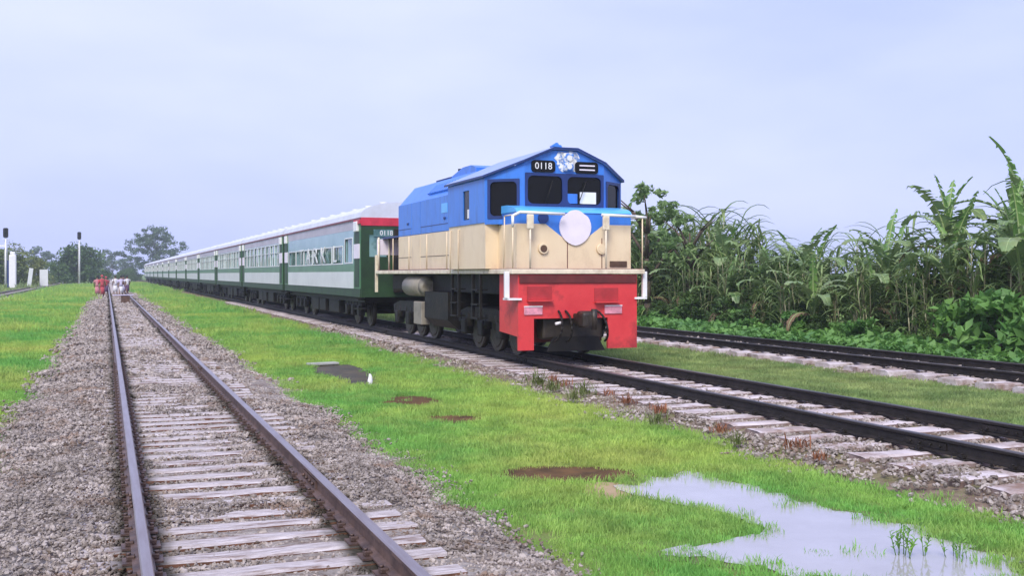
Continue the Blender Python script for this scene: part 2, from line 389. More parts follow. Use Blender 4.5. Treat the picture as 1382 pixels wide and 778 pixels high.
# smooth value noise for outlines and densities
_perm = rng.random((64, 64))
def vnoise(x, y):
    x = np.asarray(x, float); y = np.asarray(y, float)
    xi = np.floor(x).astype(int); yi = np.floor(y).astype(int); fx = x - xi; fy = y - yi
    fx = fx * fx * (3 - 2 * fx); fy = fy * fy * (3 - 2 * fy)
    g = lambda a, b: _perm[a % 64, b % 64]
    return (g(xi, yi) * (1 - fx) + g(xi + 1, yi) * fx) * (1 - fy) + (g(xi, yi + 1) * (1 - fx) + g(xi + 1, yi + 1) * fx) * fy
def fnoise(x, y): return 0.55 * vnoise(x, y) + 0.3 * vnoise(x * 2.1 + 7, y * 2.1 + 3) + 0.15 * vnoise(x * 4.3 + 1, y * 4.3 + 9)

def in_poly(px, py, poly):
    px = np.asarray(px); py = np.asarray(py); ins = np.zeros(px.shape, bool)
    n = len(poly); j = n - 1
    for i in range(n):
        xi, yi = poly[i]; xj, yj = poly[j]
        c = ((yi > py) != (yj > py)) & (px < (xj - xi) * (py - yi) / (yj - yi + 1e-12) + xi)
        ins ^= c; j = i
    return ins

# ------------------------------------------------------------------ ground
RAIL_Z = 0.30
T_LEFT, T_MID, T_RIGHT, T_FAR = 0.975, 9.08, 15.87, -8.75
GAUGE = 1.50

def ground_z(x, y):
    return 0.0

mb = MB()
mb.add([(-1500, -200, 0), (1500, -200, 0), (1500, 3000, 0), (-1500, 3000, 0)], [(0, 1, 2, 3)])
tag(mb.build('ground', M['soil']), 'flat green earth under the grass between the railway tracks', 'ground', kind='structure')

def strip_bed(name, x0, x1, crown, y0, y1, mat, label, rough=0.35, seed=0.0):
    """a ballast bed with an uneven edge that dips under the grass"""
    ys = np.concatenate([np.arange(y0, 45, 0.22), np.arange(45, y1, 3.0)])
    xs = np.linspace(x0 - 0.5, x1 + 0.5, 34)
    gx, gy = np.meshgrid(xs, ys)
    e0 = x0 + rough * (fnoise(gy * 0.9 + seed, gy * 0 + 3.1) - 0.5) * 2
    e1 = x1 + rough * (fnoise(gy * 0.8 + seed + 20, gy * 0 + 8.7) - 0.5) * 2
    d = np.minimum(gx - e0, e1 - gx)
    h = np.clip(d / 0.75, -0.15, 1.0) * crown
    h += (fnoise(gx * 3.1 + seed, gy * 3.1) - 0.5) * 0.05 * np.clip(d * 2, 0, 1)
    V = np.stack([gx, gy, h], -1).reshape(-1, 3)
    nx = len(xs); ny = len(ys)
    i = np.arange(ny - 1)[:, None] * nx + np.arange(nx - 1)[None, :]
    Fc = np.stack([i, i + 1, i + nx + 1, i + nx], -1).reshape(-1, 4)
    o = link(name, np_mesh(name, V, Fc, mat, smooth=True))
    tag(o, label, 'ballast', kind='structure')
    return o

strip_bed('ballast_bed', -1.2, 3.02, 0.10, 2, 420, M['ballast'], 'grey brown ballast bed under the empty track', 0.25, 1)
strip_bed('ballast_bed', 6.75, 10.75, 0.085, 2, 420, M['dirt'], 'stony ballast bed under the track that carries the train', 0.35, 30)
strip_bed('ballast_bed', 14.35, 17.5, 0.06, 2, 420, M['dirt'], 'ballast bed under the track beside the green thicket', 0.3, 61)
strip_bed('ballast_bed', -10.4, -7.0, 0.14, 40, 420, M['ballast'], 'ballast bed under the track past the white hut', 0.3, 90)

# puddles and mud
def blob_sheet(name, poly, z, mat, label, cat, wob=0.12, n=8, dome=0.0):
    pts = []
    k = len(poly)
    for i in range(k):
        p0, p1, p2, p3 = [Vector(poly[(i + j - 1) % k]) for j in range(4)]
        for s in range(n):
            t = s / n
            q = 0.5 * ((2 * p1) + (-p0 + p2) * t + (2 * p0 - 5 * p1 + 4 * p2 - p3) * t * t + (-p0 + 3 * p1 - 3 * p2 + p3) * t ** 3)
            w = wob * (float(fnoise(q.x * 5, q.y * 5)) - 0.5) * 2
            c = Vector((sum(p[0] for p in poly) / k, sum(p[1] for p in poly) / k))
            dr = (q - c).normalized()
            pts.append((q.x + dr.x * w, q.y + dr.y * w))
    bm = bmesh.new()
    vs = [bm.verts.new((x, y, z)) for x, y in pts]
    bm.faces.new(vs)
    bmesh.ops.triangulate(bm, faces=bm.faces[:])
    me = bpy.data.meshes.new(name); bm.to_mesh(me); bm.free(); me.materials.append(mat)
    o = link(name, me); tag(o, label, cat, kind='structure')
    return pts

PUD = [(4.74, 9.16), (5.57, 9.45), (5.75, 8.77), (5.84, 8.19), (5.84, 7.54), (6.03, 7.02), (6.01, 6.27), (5.95, 5.55), (5.2, 5.1), (4.48, 5.75), (4.15, 6.33),
       (3.86, 6.86), (4.28, 6.93), (4.84, 7.08), (4.96, 7.58), (4.67, 8.3), (4.5, 8.85)]
MUD1 = [(3.55, 10.0), (4.2, 10.35), (5.05, 9.85), (4.85, 9.4), (4.17, 9.5)]
MUD2 = [(4.1, 16.68), (4.71, 17.15), (5.15, 16.38), (4.5, 15.65)]
PUD2 = [(4.25, 23.4), (4.92, 23.6), (5.2, 22.11), (4.95, 20.17), (4.55, 18.9), (4.2, 19.52), (4.05, 21.1)]
MUD3 = [(4.1, 14.45), (4.57, 14.6), (5.1, 14.0), (4.44, 13.75)]
TAN = [(4.36, 9.34), (4.7, 9.2), (4.55, 8.75), (4.3, 8.44), (4.06, 8.53)]
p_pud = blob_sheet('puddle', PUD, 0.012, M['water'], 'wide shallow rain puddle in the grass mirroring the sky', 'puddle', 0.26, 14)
p_mud1 = blob_sheet('mud_patch', MUD1, 0.010, M['mud'], 'long brown mud strip at the end of the wide puddle', 'mud', 0.08)
p_tan = blob_sheet('mud_patch', TAN, 0.006, M['tan_mud'], 'pale tan mud at the tip of the wide puddle', 'mud', 0.06)
p_mud2 = blob_sheet('mud_patch', MUD2, 0.008, M['mud'], 'small round brown mud hole in the grass', 'mud', 0.25, 12)
p_pud2 = blob_sheet('puddle', PUD2, 0.008, M['bog'], 'dark boggy puddle beside the thin concrete slab', 'puddle', 0.34, 12)
p_mud3 = blob_sheet('mud_patch', MUD3, 0.008, M['mud'], 'thin dark mud streak in the yellow green grass', 'mud', 0.06)
WET = [(4.95 + (x - 4.95) * 1.09, 7.3 + (y - 7.3) * 1.06) for x, y in PUD]
blob_sheet('wet_margin', WET, 0.005, M['wet_soil'], 'dark wet soil round the wide rain puddle', 'mud', 0.2, 10)
BARE = [p_pud, p_mud1, p_tan, p_mud2, p_pud2, p_mud3]

# ------------------------------------------------------------------ grass (nobody could count it)
def tuft_mesh(name, nb, h, spread, w, mat, seed):
    r = np.random.default_rng(seed); V = []; Fc = []
    for i in range(nb):
        a = r.uniform(0, 6.283); rad = spread * math.sqrt(r.uniform(0, 1)); bx, by = rad * math.cos(a), rad * math.sin(a)
        hh = h * r.uniform(0.5, 1.15); la = r.uniform(0, 6.283); ln = hh * r.uniform(0.15, 0.9)
        fa = r.uniform(0, 6.283); dx, dy = math.cos(fa) * w / 2, math.sin(fa) * w / 2
        lx, ly = math.cos(la) * ln, math.sin(la) * ln
        o = len(V)
        V += [(bx - dx, by - dy, -0.01), (bx + dx, by + dy, -0.01),
              (bx + dx * .8 + lx * .35, by + dy * .8 + ly * .35, hh * .6), (bx - dx * .8 + lx * .35, by - dy * .8 + ly * .35, hh * .6),
              (bx + lx, by + ly, hh)]
        Fc += [(o, o + 1, o + 2), (o, o + 2, o + 3), (o + 3, o + 2, o + 4)]
    return np_mesh(name, V, Fc, mat)

tufts = [tuft_mesh('grass_tuft', 46, 0.032 + .005 * i, 0.13, 0.006, M['grass'], 100 + i) for i in range(6)]
tufts_dull = [tuft_mesh('grass_tuft', 36, 0.045, 0.14, 0.008, M['dull_grass'], 200 + i) for i in range(5)]

def grass_points(x0, x1, bands, edge=0.25, seed=0.0, bare=()):
    P = []; S = []
    for (ya, yb, dens, sc) in bands:
        n = int((x1 - x0) * (yb - ya) * dens)
        x = rng.uniform(x0 - edge, x1 + edge, n); y = rng.uniform(ya, yb, n)
        e0 = x0 + edge * (fnoise(y * 0.9 + seed, y * 0 + 3) - 0.5) * 2.0
        e1 = x1 + edge * (fnoise(y * 0.9 + seed + 40, y * 0 + 7) - 0.5) * 2.0
        soft = rng.normal(0, 0.09, n)
        k = (x > e0 + soft) & (x < e1 + soft)
        for poly in bare:
            jt = 1.0 if poly is p_pud else .45
            ins = in_poly(x + rng.normal(0, 0.06 * jt, n), y + rng.normal(0, 0.11 * jt, n), poly)
            k &= ~(ins & (rng.random(n) > (0.006 if poly is p_pud else 0.02)))
        x, y = x[k], y[k]
        s = sc * (0.30 + 1.0 * fnoise(x * 0.8 + 3 + seed, y * 0.8) + 0.55 * fnoise(x * 2.6 + seed, y * 2.6)) * rng.uniform(0.7, 1.35, len(x))
        P.append(np.stack([x, y, np.zeros(len(x))], -1)); S.append(s)
    P = np.concatenate(P); S = np.concatenate(S)
    Rv = np.stack([rng.normal(0, 0.08, len(P)), rng.normal(0, 0.08, len(P)), rng.uniform(0, 6.283, len(P))], -1)
    return P, Rv, S

NEAR = [(4.5, 11, 190, 0.95), (11, 18, 120, 1.1), (18, 30, 60, 1.4), (30, 55, 22, 2.2), (55, 110, 7, 3.6), (110, 240, 1.6, 6.5)]
p, r_, s_ = grass_points(2.98, 6.95, NEAR, 0.35, 5.0, BARE)
scatter('grass', p, r_, s_, tufts, 'bright green short grass between the empty track and the train', 'grass')
p, r_, s_ = grass_points(-6.9, -1.2, [(10, 22, 75, 1.2), (22, 40, 34, 1.7), (40, 80, 9, 3.0), (80, 200, 2.0, 6.0)], 0.35, 15.0)
scatter('grass', p, r_, s_, tufts, 'bright green grass beside the empty track below the signals', 'grass')
p, r_, s_ = grass_points(-30, -10.5, [(70, 150, 1.6, 6.0), (150, 260, 0.5, 10.0)], 0.4, 25.0)
scatter('grass', p, r_, s_, tufts_dull, 'rough grass in front of the olive bushes', 'grass')
p, r_, s_ = grass_points(10.6, 14.5, [(8, 22, 85, 1.05), (22, 40, 40, 1.5), (40, 70, 14, 2.4)], 0.3, 35.0)
scatter('grass', p, r_, s_, tufts_dull, 'dull green grass between the train track and the stone edged track', 'grass')

# ------------------------------------------------------------------ gravel
def stone_mesh(name, seed, mat, flat=0.7):
    bm = bmesh.new(); bmesh.ops.create_icosphere(bm, subdivisions=1, radius=0.5)
    r = random.Random(seed)
    for v in bm.verts:
        k = r.uniform(0.7, 1.25); v.co = Vector((v.co.x * k * 1.2, v.co.y * k, v.co.z * k * flat))
    me = bpy.data.meshes.new(name); bm.to_mesh(me); bm.free(); me.materials.append(mat)
    return me
stones = [stone_mesh('stone', 300 + i, M['stone']) for i in range(7)]
def gravel(name, x0, x1, bands, label, z, holes=(), seed=0.0, edge=0.3, thin=0.0, cover=0.0):
    P = []; S = []
    for ya, yb, dens, sc in bands:
        n = int((x1 - x0) * (yb - ya) * dens)
        x = rng.uniform(x0 - edge, x1 + edge, n); y = rng.uniform(ya, yb, n)
        e0 = x0 + edge * (fnoise(y * 0.9 + seed, y * 0 + 3.1) - 0.5) * 2 + rng.normal(0, .12, n)
        e1 = x1 + edge * (fnoise(y * 0.8 + seed + 20, y * 0 + 8.7) - 0.5) * 2 + rng.normal(0, .12, n)
        k = (x > e0) & (x < e1) & (fnoise(x * 1.7 + seed, y * 1.2) > thin)
        for (hx, hw) in holes: k &= ~((np.abs(x - hx) < hw) & (rng.random(n) > 0.12))
        x, y = x[k], y[k]
        d = np.minimum(x - x0, x1 - x)
        zz = np.clip(d / 0.75, 0, 1) * z + rng.uniform(-.008, .012, len(x)) + cover * (np.clip(fnoise(x * 1.1 + 4, y * .9) - .45, 0, .3) + (.22 * np.clip((0.15 - x) / .3, 0, 1) if x0 < 0 else 0))
        P.append(np.stack([x, y, zz], -1)); S.append(sc * np.exp(rng.normal(0, 0.35, len(x))))
    P = np.concatenate(P); S = np.concatenate(S)
    scatter(name, P, rng.uniform(-3.1, 3.1, (len(P), 3)) * np.array([.35, .35, 1]), S, stones, label, 'gravel')
GB = [(4.5, 12, 1500, 0.022), (12, 20, 650, 0.031), (20, 36, 160, 0.058), (36, 60, 60, 0.09), (60, 110, 18, 0.15)]
hs = (T_LEFT - GAUGE / 2, 0.11), (T_LEFT + GAUGE / 2, 0.11)
gravel('gravel', -1.2, 3.02, GB, 'loose grey and rusty stones along the empty track', 0.095, hs, 1, cover=0.2)
hs = (T_MID - GAUGE / 2, 0.14), (T_MID + GAUGE / 2, 0.14)
gravel('gravel', 6.7, 10.7, [(6, 14, 420, 0.036), (14, 24, 200, 0.046), (24, 40, 60, 0.07)], 'loose reddish stones along the train track', 0.085, hs, 30, 0.4, 0.27, cover=0.12)
hs = (T_RIGHT - GAUGE / 2, 0.14), (T_RIGHT + GAUGE / 2, 0.14)
gravel('gravel', 14.3, 17.4, [(10, 24, 70, 0.055), (24, 42, 30, 0.08)], 'loose stones along the track by the thicket', 0.13, hs, 61, 0.3, 0.3)

# ------------------------------------------------------------------ tracks
def rail_mesh(y0, y1, head, web):
    """flat-bottom rail, head polished; z from 0 (foot) to 0.16 (top)"""
    half = [(0.070, 0.0), (0.070, 0.012), (0.016, 0.028), (0.012, 0.105), (0.036, 0.120), (0.038, 0.148)]
    top = [(0.030, 0.158), (-0.030, 0.158)]
    poly = half + top + [(-x, z) for x, z in reversed(half)]
    m = MB(); n = len(poly)
    ys = list(np.arange(y0, 40, 2.0)) + list(np.arange(40, y1 + 1, 20.0))
    V = [(x, y, z) for y in ys for x, z in poly]
    for j in range(len(ys) - 1):
        for k in range(n):
            k2 = (k + 1) % n
            mi = 0 if 5 <= k <= 7 else 1
            m.f.append([j * n + k, j * n + k2, (j + 1) * n + k2, (j + 1) * n + k]); m.m.append(mi); m.sm.append(False)
    m.v = V
    m.f.append(list(range(n))[::-1]); m.m.append(1); m.sm.append(False)
    return m.mesh('rail', [head, web])

def sleeper_mesh(seed, L, W, Hh, top, side, crown=0.0):
    r = random.Random(seed); m = MB()
    nx = 8; V = []
    prof = [(-W / 2, 0), (-W / 2, Hh * .9), (-W * .36, Hh), (W * .36, Hh), (W / 2, Hh * .9), (W / 2, 0)]
    for i in range(nx + 1):
        x = -L / 2 + L * i / nx
        jx = r.uniform(-.02, .02) if i in (0, nx) else 0
        for (y, z) in prof:
            V.append((x + jx + r.uniform(-.012, .012) * (i in (0, nx)), y + r.uniform(-.009, .009), z + (r.uniform(-.008, .006) + (crown if i in (0, nx) else 0) if z > 0 else 0)))
    n = len(prof); fs = []; ms = []
    for i in range(nx):
        for k in range(n - 1):
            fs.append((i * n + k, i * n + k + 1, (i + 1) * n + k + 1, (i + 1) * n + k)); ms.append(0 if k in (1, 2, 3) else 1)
    fs.append(list(range(n))); ms.append(1)
    fs.append([nx * n + k for k in reversed(range(n))]); ms.append(1)
    m.v = V; m.f = [list(f) for f in fs]; m.m = ms; m.sm = [False] * len(fs)
    return m.mesh('sleeper', [top, side])

def chair_mesh(mat):
    m = MB()
    m.box(-0.13, 0.13, -0.085, 0.085, 0, 0.014)
    m.box(-0.105, -0.048, -0.03, 0.03, 0.014, 0.05, bev=0.008); m.box(0.048, 0.105, -0.03, 0.03, 0.014, 0.05, bev=0.008)
    m.tube((-0.09, 0, 0.05), (-0.09, 0, 0.066), 0.016, n=6); m.tube((0.09, 0, 0.05), (0.09, 0, 0.066), 0.016, n=6)
    return m.mesh('rail_chair', [mat])

def fishplate_mesh(mat):
    m = MB()
    for s in (-1, 1):
        m.box(0.018 * s - 0.012, 0.018 * s + 0.012, -0.3, 0.3, 0.03, 0.10)
        for y in (-0.22, -0.08, 0.08, 0.22): m.tube((0.03 * s, y, 0.065), (0.052 * s, y, 0.065), 0.016, n=6)
    return m.mesh('fishplate', [mat])

def railway(xc, label, y0, y1, ys0, n_ind, y_end, spacing, head, web, top, side, L, W, Hh, sl_top, chairs_to, seed, skip=None):
    t = thing('railway_track', label, 'railway track', (xc, 0, 0))
    rm = rail_mesh(y0, y1, head, web)
    fp = fishplate_mesh(web)
    rz = RAIL_Z - 0.158
    for sx in (-1, 1):
        ro = link('rail', rm, t, (sx * GAUGE / 2, 0, rz))
        for yj in (9.3, 21.3, 33.3):
            if yj > y0: link('fishplate', fp, ro, (0, yj + sx * 0.2, 0.0))
    sm = [sleeper_mesh(seed + i, L, W, Hh, top, side) for i in range(6)]
    ch = chair_mesh(web)
    y = ys0; i = 0; r = random.Random(seed)
    while i < n_ind and y < y_end:
        so = link('sleeper', sm[r.randrange(6)], t, (r.uniform(-.03, .03), y, rz - Hh - 0.014), (0, 0, r.uniform(-.018, .018)), (1, r.uniform(.92, 1.06), 1))
        if y < chairs_to:
            for sx in (-1, 1): link('rail_chair', ch, so, (sx * GAUGE / 2 - so.location.x, 0, Hh - 0.001))
        y += spacing * r.uniform(.93, 1.07); i += 1
    # the far ones run together: joined
    m = MB()
    while y < y_end:
        m.box(-L / 2, L / 2, y - W / 2, y + W / 2, rz - Hh - 0.012, rz - 0.012); y += spacing
    if m.v:
        tag(m.build('sleeper_run', top, t), kind='stuff')
    return t

railway(T_LEFT, 'empty weathered track with rusty shining rails and pale worn sleepers', -4, 420, 4.4, 240, 320, 0.43,
        M['rail_head'], M['rail_rust'], M['sleeper_wood'], M['sleeper_side'], 2.45, 0.20, 0.13, 0.1, 24, 11)
railway(T_MID, 'black railed track that carries the blue locomotive and its coaches', 2, 420, 6.0, 110, 75, 0.62,
        M['rail_head_dark'], M['rail_black'], M['sleeper_pale'], M['sleeper_grey'], 3.3, 0.34, 0.14, 0.1, 22, 31)
railway(T_RIGHT, 'black railed track with chunky pale sleeper ends beside the thicket', 8, 420, 10.0, 70, 60, 0.88,
        M['rail_head_dark'], M['rail_black'], M['sleeper_pale'], M['sleeper_pale'], 2.9, 0.46, 0.20, 0.1, 26, 51)
railway(T_FAR, 'distant track past the white hut and the signal posts', 60, 420, 70.0, 120, 320, 0.8,
        M['rail_head'], M['rail_rust'], M['sleeper_wood'], M['sleeper_side'], 2.5, 0.25, 0.13, 0.1, 0, 71)

# ------------------------------------------------------------------ panels with openings, frames, text
def wall_cells(u0, u1, v0, v1, holes):
    us = sorted({u0, u1, *[h[0] for h in holes], *[h[1] for h in holes]})
    vs = sorted({v0, v1, *[h[2] for h in holes], *[h[3] for h in holes]})
    cells = []
    for j in range(len(vs) - 1):
        run = None
        for i in range(len(us) - 1):
            cu, cv = (us[i] + us[i + 1]) / 2, (vs[j] + vs[j + 1]) / 2
            solid = not any(h[0] < cu < h[1] and h[2] < cv < h[3] for h in holes)
            if solid: run = [us[i], us[i + 1]] if run is None else [run[0], us[i + 1]]
            if (not solid or i == len(us) - 2) and run: cells.append((run[0], run[1], vs[j], vs[j + 1])); run = None
    return cells

def rounded(u0, u1, v0, v1, r, n=5):
    P = []
    for (cu, cv, a0) in ((u1 - r, v0 + r, -90), (u1 - r, v1 - r, 0), (u0 + r, v1 - r, 90), (u0 + r, v0 + r, 180)):
        for k in range(n + 1):
            a = R(a0 + 90 * k / n); P.append((cu + r * math.cos(a), cv + r * math.sin(a)))
    return P

def ring_mesh(u0, u1, v0, v1, w, r, t, mat, name='window_frame'):
    """rounded frame in the u,v plane, front at d=0, thickness t towards -d; coordinates (u, d, v)"""
    inner = rounded(u0 + w, u1 - w, v0 + w, v1 - w, r); outer = rounded(u0 - 0.0, u1, v0, v1, min(r * 0.25, 0.02))
    n = len(inner); V = []
    for d in (0, t):
        V += [(u, d, v) for u, v in outer] + [(u, d, v) for u, v in inner]
    m = MB(); fs = []
    for k in range(n):
        k2 = (k + 1) % n
        fs += [(k, k2, n + k2, n + k), (2 * n + k, 3 * n + k, 3 * n + k2, 2 * n + k2),
               (n + k, n + k2, 3 * n + k2, 3 * n + k), (k, 2 * n + k, 2 * n + k2, k2)]
    m.add(V, fs)
    return m.mesh(name, [mat])

def plate_mesh(u0, u1, v0, v1, d0, d1, mat, name):
    m = MB(); m.box(u0, u1, d0, d1, v0, v1); return m.mesh(name, [mat])

def text_mesh(txt, size, depth, mat, name='lettering'):
    cu = bpy.data.curves.new(name, 'FONT'); cu.body = txt; cu.size = size; cu.extrude = depth; cu.align_x = 'CENTER'; cu.align_y = 'CENTER'
    cu.resolution_u = 3
    o = bpy.data.objects.new(name, cu); COL.objects.link(o)
    dg = bpy.context.evaluated_depsgraph_get()
    me = bpy.data.meshes.new_from_object(o.evaluated_get(dg))
    bpy.data.objects.remove(o); bpy.data.curves.remove(cu)
    me.name = name; me.materials.clear(); me.materials.append(mat)
    return me

# ------------------------------------------------------------------ locomotive  (local: x across, y towards the coaches, z above the rail tops)
LY = 19.75
loco = thing('locomotive', 'blue and beige diesel locomotive with red front skirt heading the train', 'locomotive', (T_MID, LY, RAIL_Z))
DK = 1.86
m = MB(); m.box(-1.5, 1.5, 0.0, 11.5, 1.75, DK - 0.012, bev=0.012); m.build('deck', M['cream'], loco)
m = MB(); m.box(-1.46, 1.46, 0.03, 11.47, DK - 0.012, DK, 0); m.build('deck_plate', M['dark_red'], loco)

CW, CF = 1.61, 0.78        # half width of the cab, distance of its front behind the deck edge
FW, FS = 0.92, 0.55        # half width of the flat front, set-back of the corners
# nose: beige below a V, blue above, light blue top
NX, NY, NT, NB = 1.30, 0.26, 3.02, 2.78
m = MB()
m.prism([(-NX, DK), (NX, DK), (NX, NB), (0.66, NB), (0.30, 2.52), (0.0, 2.34), (-0.30, 2.52), (-0.66, NB), (-NX, NB)], 'y', NY, NY + 0.05)
m.box(-NX, -NX + 0.05, NY + 0.05, 1.6, DK, NB); m.box(NX - 0.05, NX, NY + 0.05, 1.6, DK, NB)
nose = m.build('nose', M['beige'], loco)
m = MB()
m.prism([(-0.66, NB), (-0.30, 2.52), (0.0, 2.34), (0.30, 2.52), (0.66, NB), (NX, NB), (NX, NT), (-NX, NT), (-NX, NB)], 'y', NY, NY + 0.05)
m.box(-NX, -NX + 0.05, NY + 0.05, 1.6, NB, NT); m.box(NX - 0.05, NX, NY + 0.05, 1.6, NB, NT)
m.build('nose_upper', M['blue'], loco)
m = MB()
prof = [(NY - 0.02, NT), (NY + 0.03, NT + 0.05), (NY + 0.12, NT + 0.09), (CF + 0.05, NT + 0.16), (1.3, NT + 0.16), (1.3, NT)]
m.prism(prof, 'x', -NX - 0.01, NX + 0.01); m.build('nose_top', M['light_blue'], loco)
# seams and lamps of the nose
for x in (-0.17, 0.62):
    m = MB(); m.box(x - 0.008, x + 0.008, NY - 0.006, NY, DK + 0.01, 2.5 if x > 0 else 2.42); m.build('door_seam', M['dark_red'], nose)
for x, z, mt in ((-0.72, 2.27, 'brown_box'), (0.60, 2.27, 'beige')):
    m = MB(); m.tube((x, NY - 0.05, z), (x, NY + 0.0, z), 0.105, 0.115, 16, 0); m.tube((x, NY - 0.052, z), (x, NY - 0.058, z), 0.075, 0.075, 14, 1)
    m.build('marker_lamp', [M['beige'], M[mt]], nose)
m = MB(); m.tube((-0.72, NY - 0.04, 2.90), (-0.72, NY, 2.90), 0.115, 0.115, 16); m.build('nose_lamp', M['navy'], nose)
for s in (-1, 1):
    m = MB(); m.box(s * 1.0 - 0.2, s * 1.0 + 0.2, NY - 0.03, NY, 1.9, 2.02, bev=0.01)
    if s > 0: m.build('nose_step', M['brown_box'], nose)
# emblem plate: pale rounded shield
m = MB()
pts = []
for k in range(28):
    a = 2 * math.pi * k / 28; rr = 0.36
    x = rr * math.cos(a); z = 2.72 + 0.36 * math.sin(a)
    if math.sin(a) < 0: z = 2.72 + 0.34 * math.sin(a) * (1 + 0.12 * (1 - abs(math.cos(a))))
    if math.sin(a) > 0.75: x *= 0.85
    pts.append((x, z))
m.prism(pts, 'y', NY - 0.035, NY - 0.002)
tag(m.build('emblem', M['lilac'], loco), 'blank pale shield on the nose')

# cab
cab_lo = MB()
pl = [(-CW + .02, 3.88), (-CW + .02, CF + FS), (CW - .02, CF + FS), (CW - .02, 3.88)]
cab_lo.prism(pl, 'z', DK, 2.84)
cab = cab_lo.build('cab', M['beige'], loco)
EAVE, APEX = 3.80, 4.37
def roof_z(x): return APEX if abs(x) < 0.28 else APEX - (abs(x) - 0.28) / (CW - 0.28) * (APEX - EAVE)

def placed(me, name, parent, origin, ang):
    """panel drawn in (u, d, v): u along the wall, d into the cab, v up; rotate by ang about z at origin"""
    return link(name, me, parent, origin, (0, 0, ang))

# centre front wall with two windscreens
WS = [(-0.88, -0.03, 3.20, 3.86), (0.03, 0.88, 3.20, 3.86)]
m = MB()
for c in wall_cells(-FW, FW, NT + 0.1, 3.87, WS): m.box(c[0], c[1], 0, 0.06, c[2], c[3])
m.prism([(-FW, 3.87), (FW, 3.87), (FW, roof_z(FW)), (0.28, APEX), (-0.28, APEX), (-FW, roof_z(FW))], 'y', 0, 0.06)
wf = m.build('cab_front', M['blue'], loco, loc=(0, CF, 0))
for h in WS:
    wsh = link('windscreen', plate_mesh(h[0] + 0.01, h[1] - 0.01, h[2] + 0.01, h[3] - 0.01, 0.025, 0.032, M['glass'], 'windscreen'), loco, (0, CF, 0))
    link('window_frame', ring_mesh(h[0] - 0.03, h[1] + 0.03, h[2] - 0.03, h[3] + 0.02, 0.06, 0.12, 0.03, M['navy']), wsh, (0, -0.014, 0))
m = MB(); m.tube((-0.45, CF - .05, 3.24), (-0.30, CF - .05, 3.72), 0.01, n=5); m.build('wiper', M['black'], loco)
m = MB(); m.tube((0.30, CF - .05, 3.24), (0.48, CF - .05, 3.72), 0.01, n=5); m.build('wiper', M['black'], loco)
m = MB(); m.box(0.36, 0.74, CF + .012, CF + .018, 3.25, 3.50); m.build('see_through_patch', M['white'], loco)  # white plate painted as the bright view through the cab to its opposite window
m = MB(); m.box(0.06, 0.30, CF + .012, CF + .018, 3.25, 3.46); m.build('see_through_patch', M['blue'], loco)  # blue part of that painted see-through view
# number boards
for s in (-1, 1):
    m = MB(); m.prism(rounded(-0.27, 0.27, -0.125, 0.125, 0.07, 4), 'y', -0.03, 0.0)
    nb = m.build('number_board', M['glass'], loco, loc=(s * 0.50, CF, 4.02))
    if s < 0:
        nt_ = text_mesh('0118', 0.20, 0.003, M['white'], 'number_lettering')
        link('number_lettering', nt_, nb, (0, -0.034, 0.0), (R(90), 0, 0))
    else:
        for zz in (0.045, -0.045):
            mm = MB(); mm.box(-0.17, 0.19, -0.037, -0.031, zz - 0.014, zz + 0.014); mm.build('number_stripe', M['lilac'], nb)
# headlight cluster with flaking white housing
m = MB(); m.box(-0.12, 0.12, -0.08, 0.0, -0.17, 0.22, bev=0.04)
flaky = principled('flaking_white', (0.82, 0.82, 0.82), 0.7, ramp=(.44, .54), col2=(0.07, 0.22, 0.62), vscale=8, dirt=(0.45, 0.42, 0.36), dirt_scale=9, dirt_amt=0.8)
mp_ = MB(); pr = random.Random(5); pp = []
for k in range(22):
    a = 2 * math.pi * k / 22; q = pr.uniform(.72, 1.12); pp.append((0.06 + .30 * q * math.cos(a), min(4.36, 4.13 + .25 * q * math.sin(a))))
mp_.prism(pp, 'y', CF - .008, CF - .001); tag(mp_.build('flaking_patch', flaky, loco), 'peeling white paint round the headlights')
hl = m.build('headlight_housing', flaky, loco, loc=(0.07, CF, 4.10))
for z in (-0.07, 0.11):
    m = MB(); m.tube((0, -0.10, z), (0, -0.07, z), 0.075, 0.075, 16, 0); m.tube((0, -0.103, z), (0, -0.10, z), 0.06, 0.06, 16, 1)
    m.build('headlight', [flaky, M['lamp']], hl)
m = MB(); m.tube((-0.22, CF - .08, 4.47), (-0.22, CF + .25, 4.47), 0.055, 0.02, 10); m.tube((-0.22, CF + .16, 4.36), (-0.22, CF + .16, 4.47), 0.02, n=6)
m.tube((-0.10, CF + .02, 4.45), (-0.10, CF + .3, 4.45), 0.045, 0.02, 10); m.tube((-0.10, CF + .2, 4.36), (-0.10, CF + .2, 4.45), 0.02, n=6)
m.build('horn', M['blue'], loco)

# angled corner walls, each with its window
fl = math.hypot(CW - FW, FS)
for s in (-1, 1):
    hole = (0.14, fl - 0.10, 2.95, 3.72)
    m = MB()
    zt0, zt1 = roof_z(FW), EAVE
    for c in wall_cells(0, fl, 2.80, EAVE, [hole]): m.box(c[0], c[1], 0, 0.06, c[2], c[3])
    m.prism([(0, EAVE), (fl, EAVE), (0, zt0)], 'y', 0, 0.06)
    if s > 0: org, ang, sc = (FW, CF, 0), math.atan2(FS, CW - FW), (1, 1, 1)
    else: org, ang, sc = (-FW, CF, 0), -math.atan2(FS, CW - FW), (-1, 1, 1)
    w = m.build('cab_corner', M['blue'], loco, loc=org, rot=(0, 0, ang)); w.scale = sc
    g = link('window', plate_mesh(hole[0] + .01, hole[1] - .01, hole[2] + .01, hole[3] - .01, 0.03, 0.036, M['glass'], 'window'), loco, org, (0, 0, ang)); g.scale = sc
    link('window_frame', ring_mesh(hole[0] - .035, hole[1] + .035, hole[2] - .035, hole[3] + .035, 0.06, 0.10, 0.03, M['navy']), g, (0, -0.014, 0))
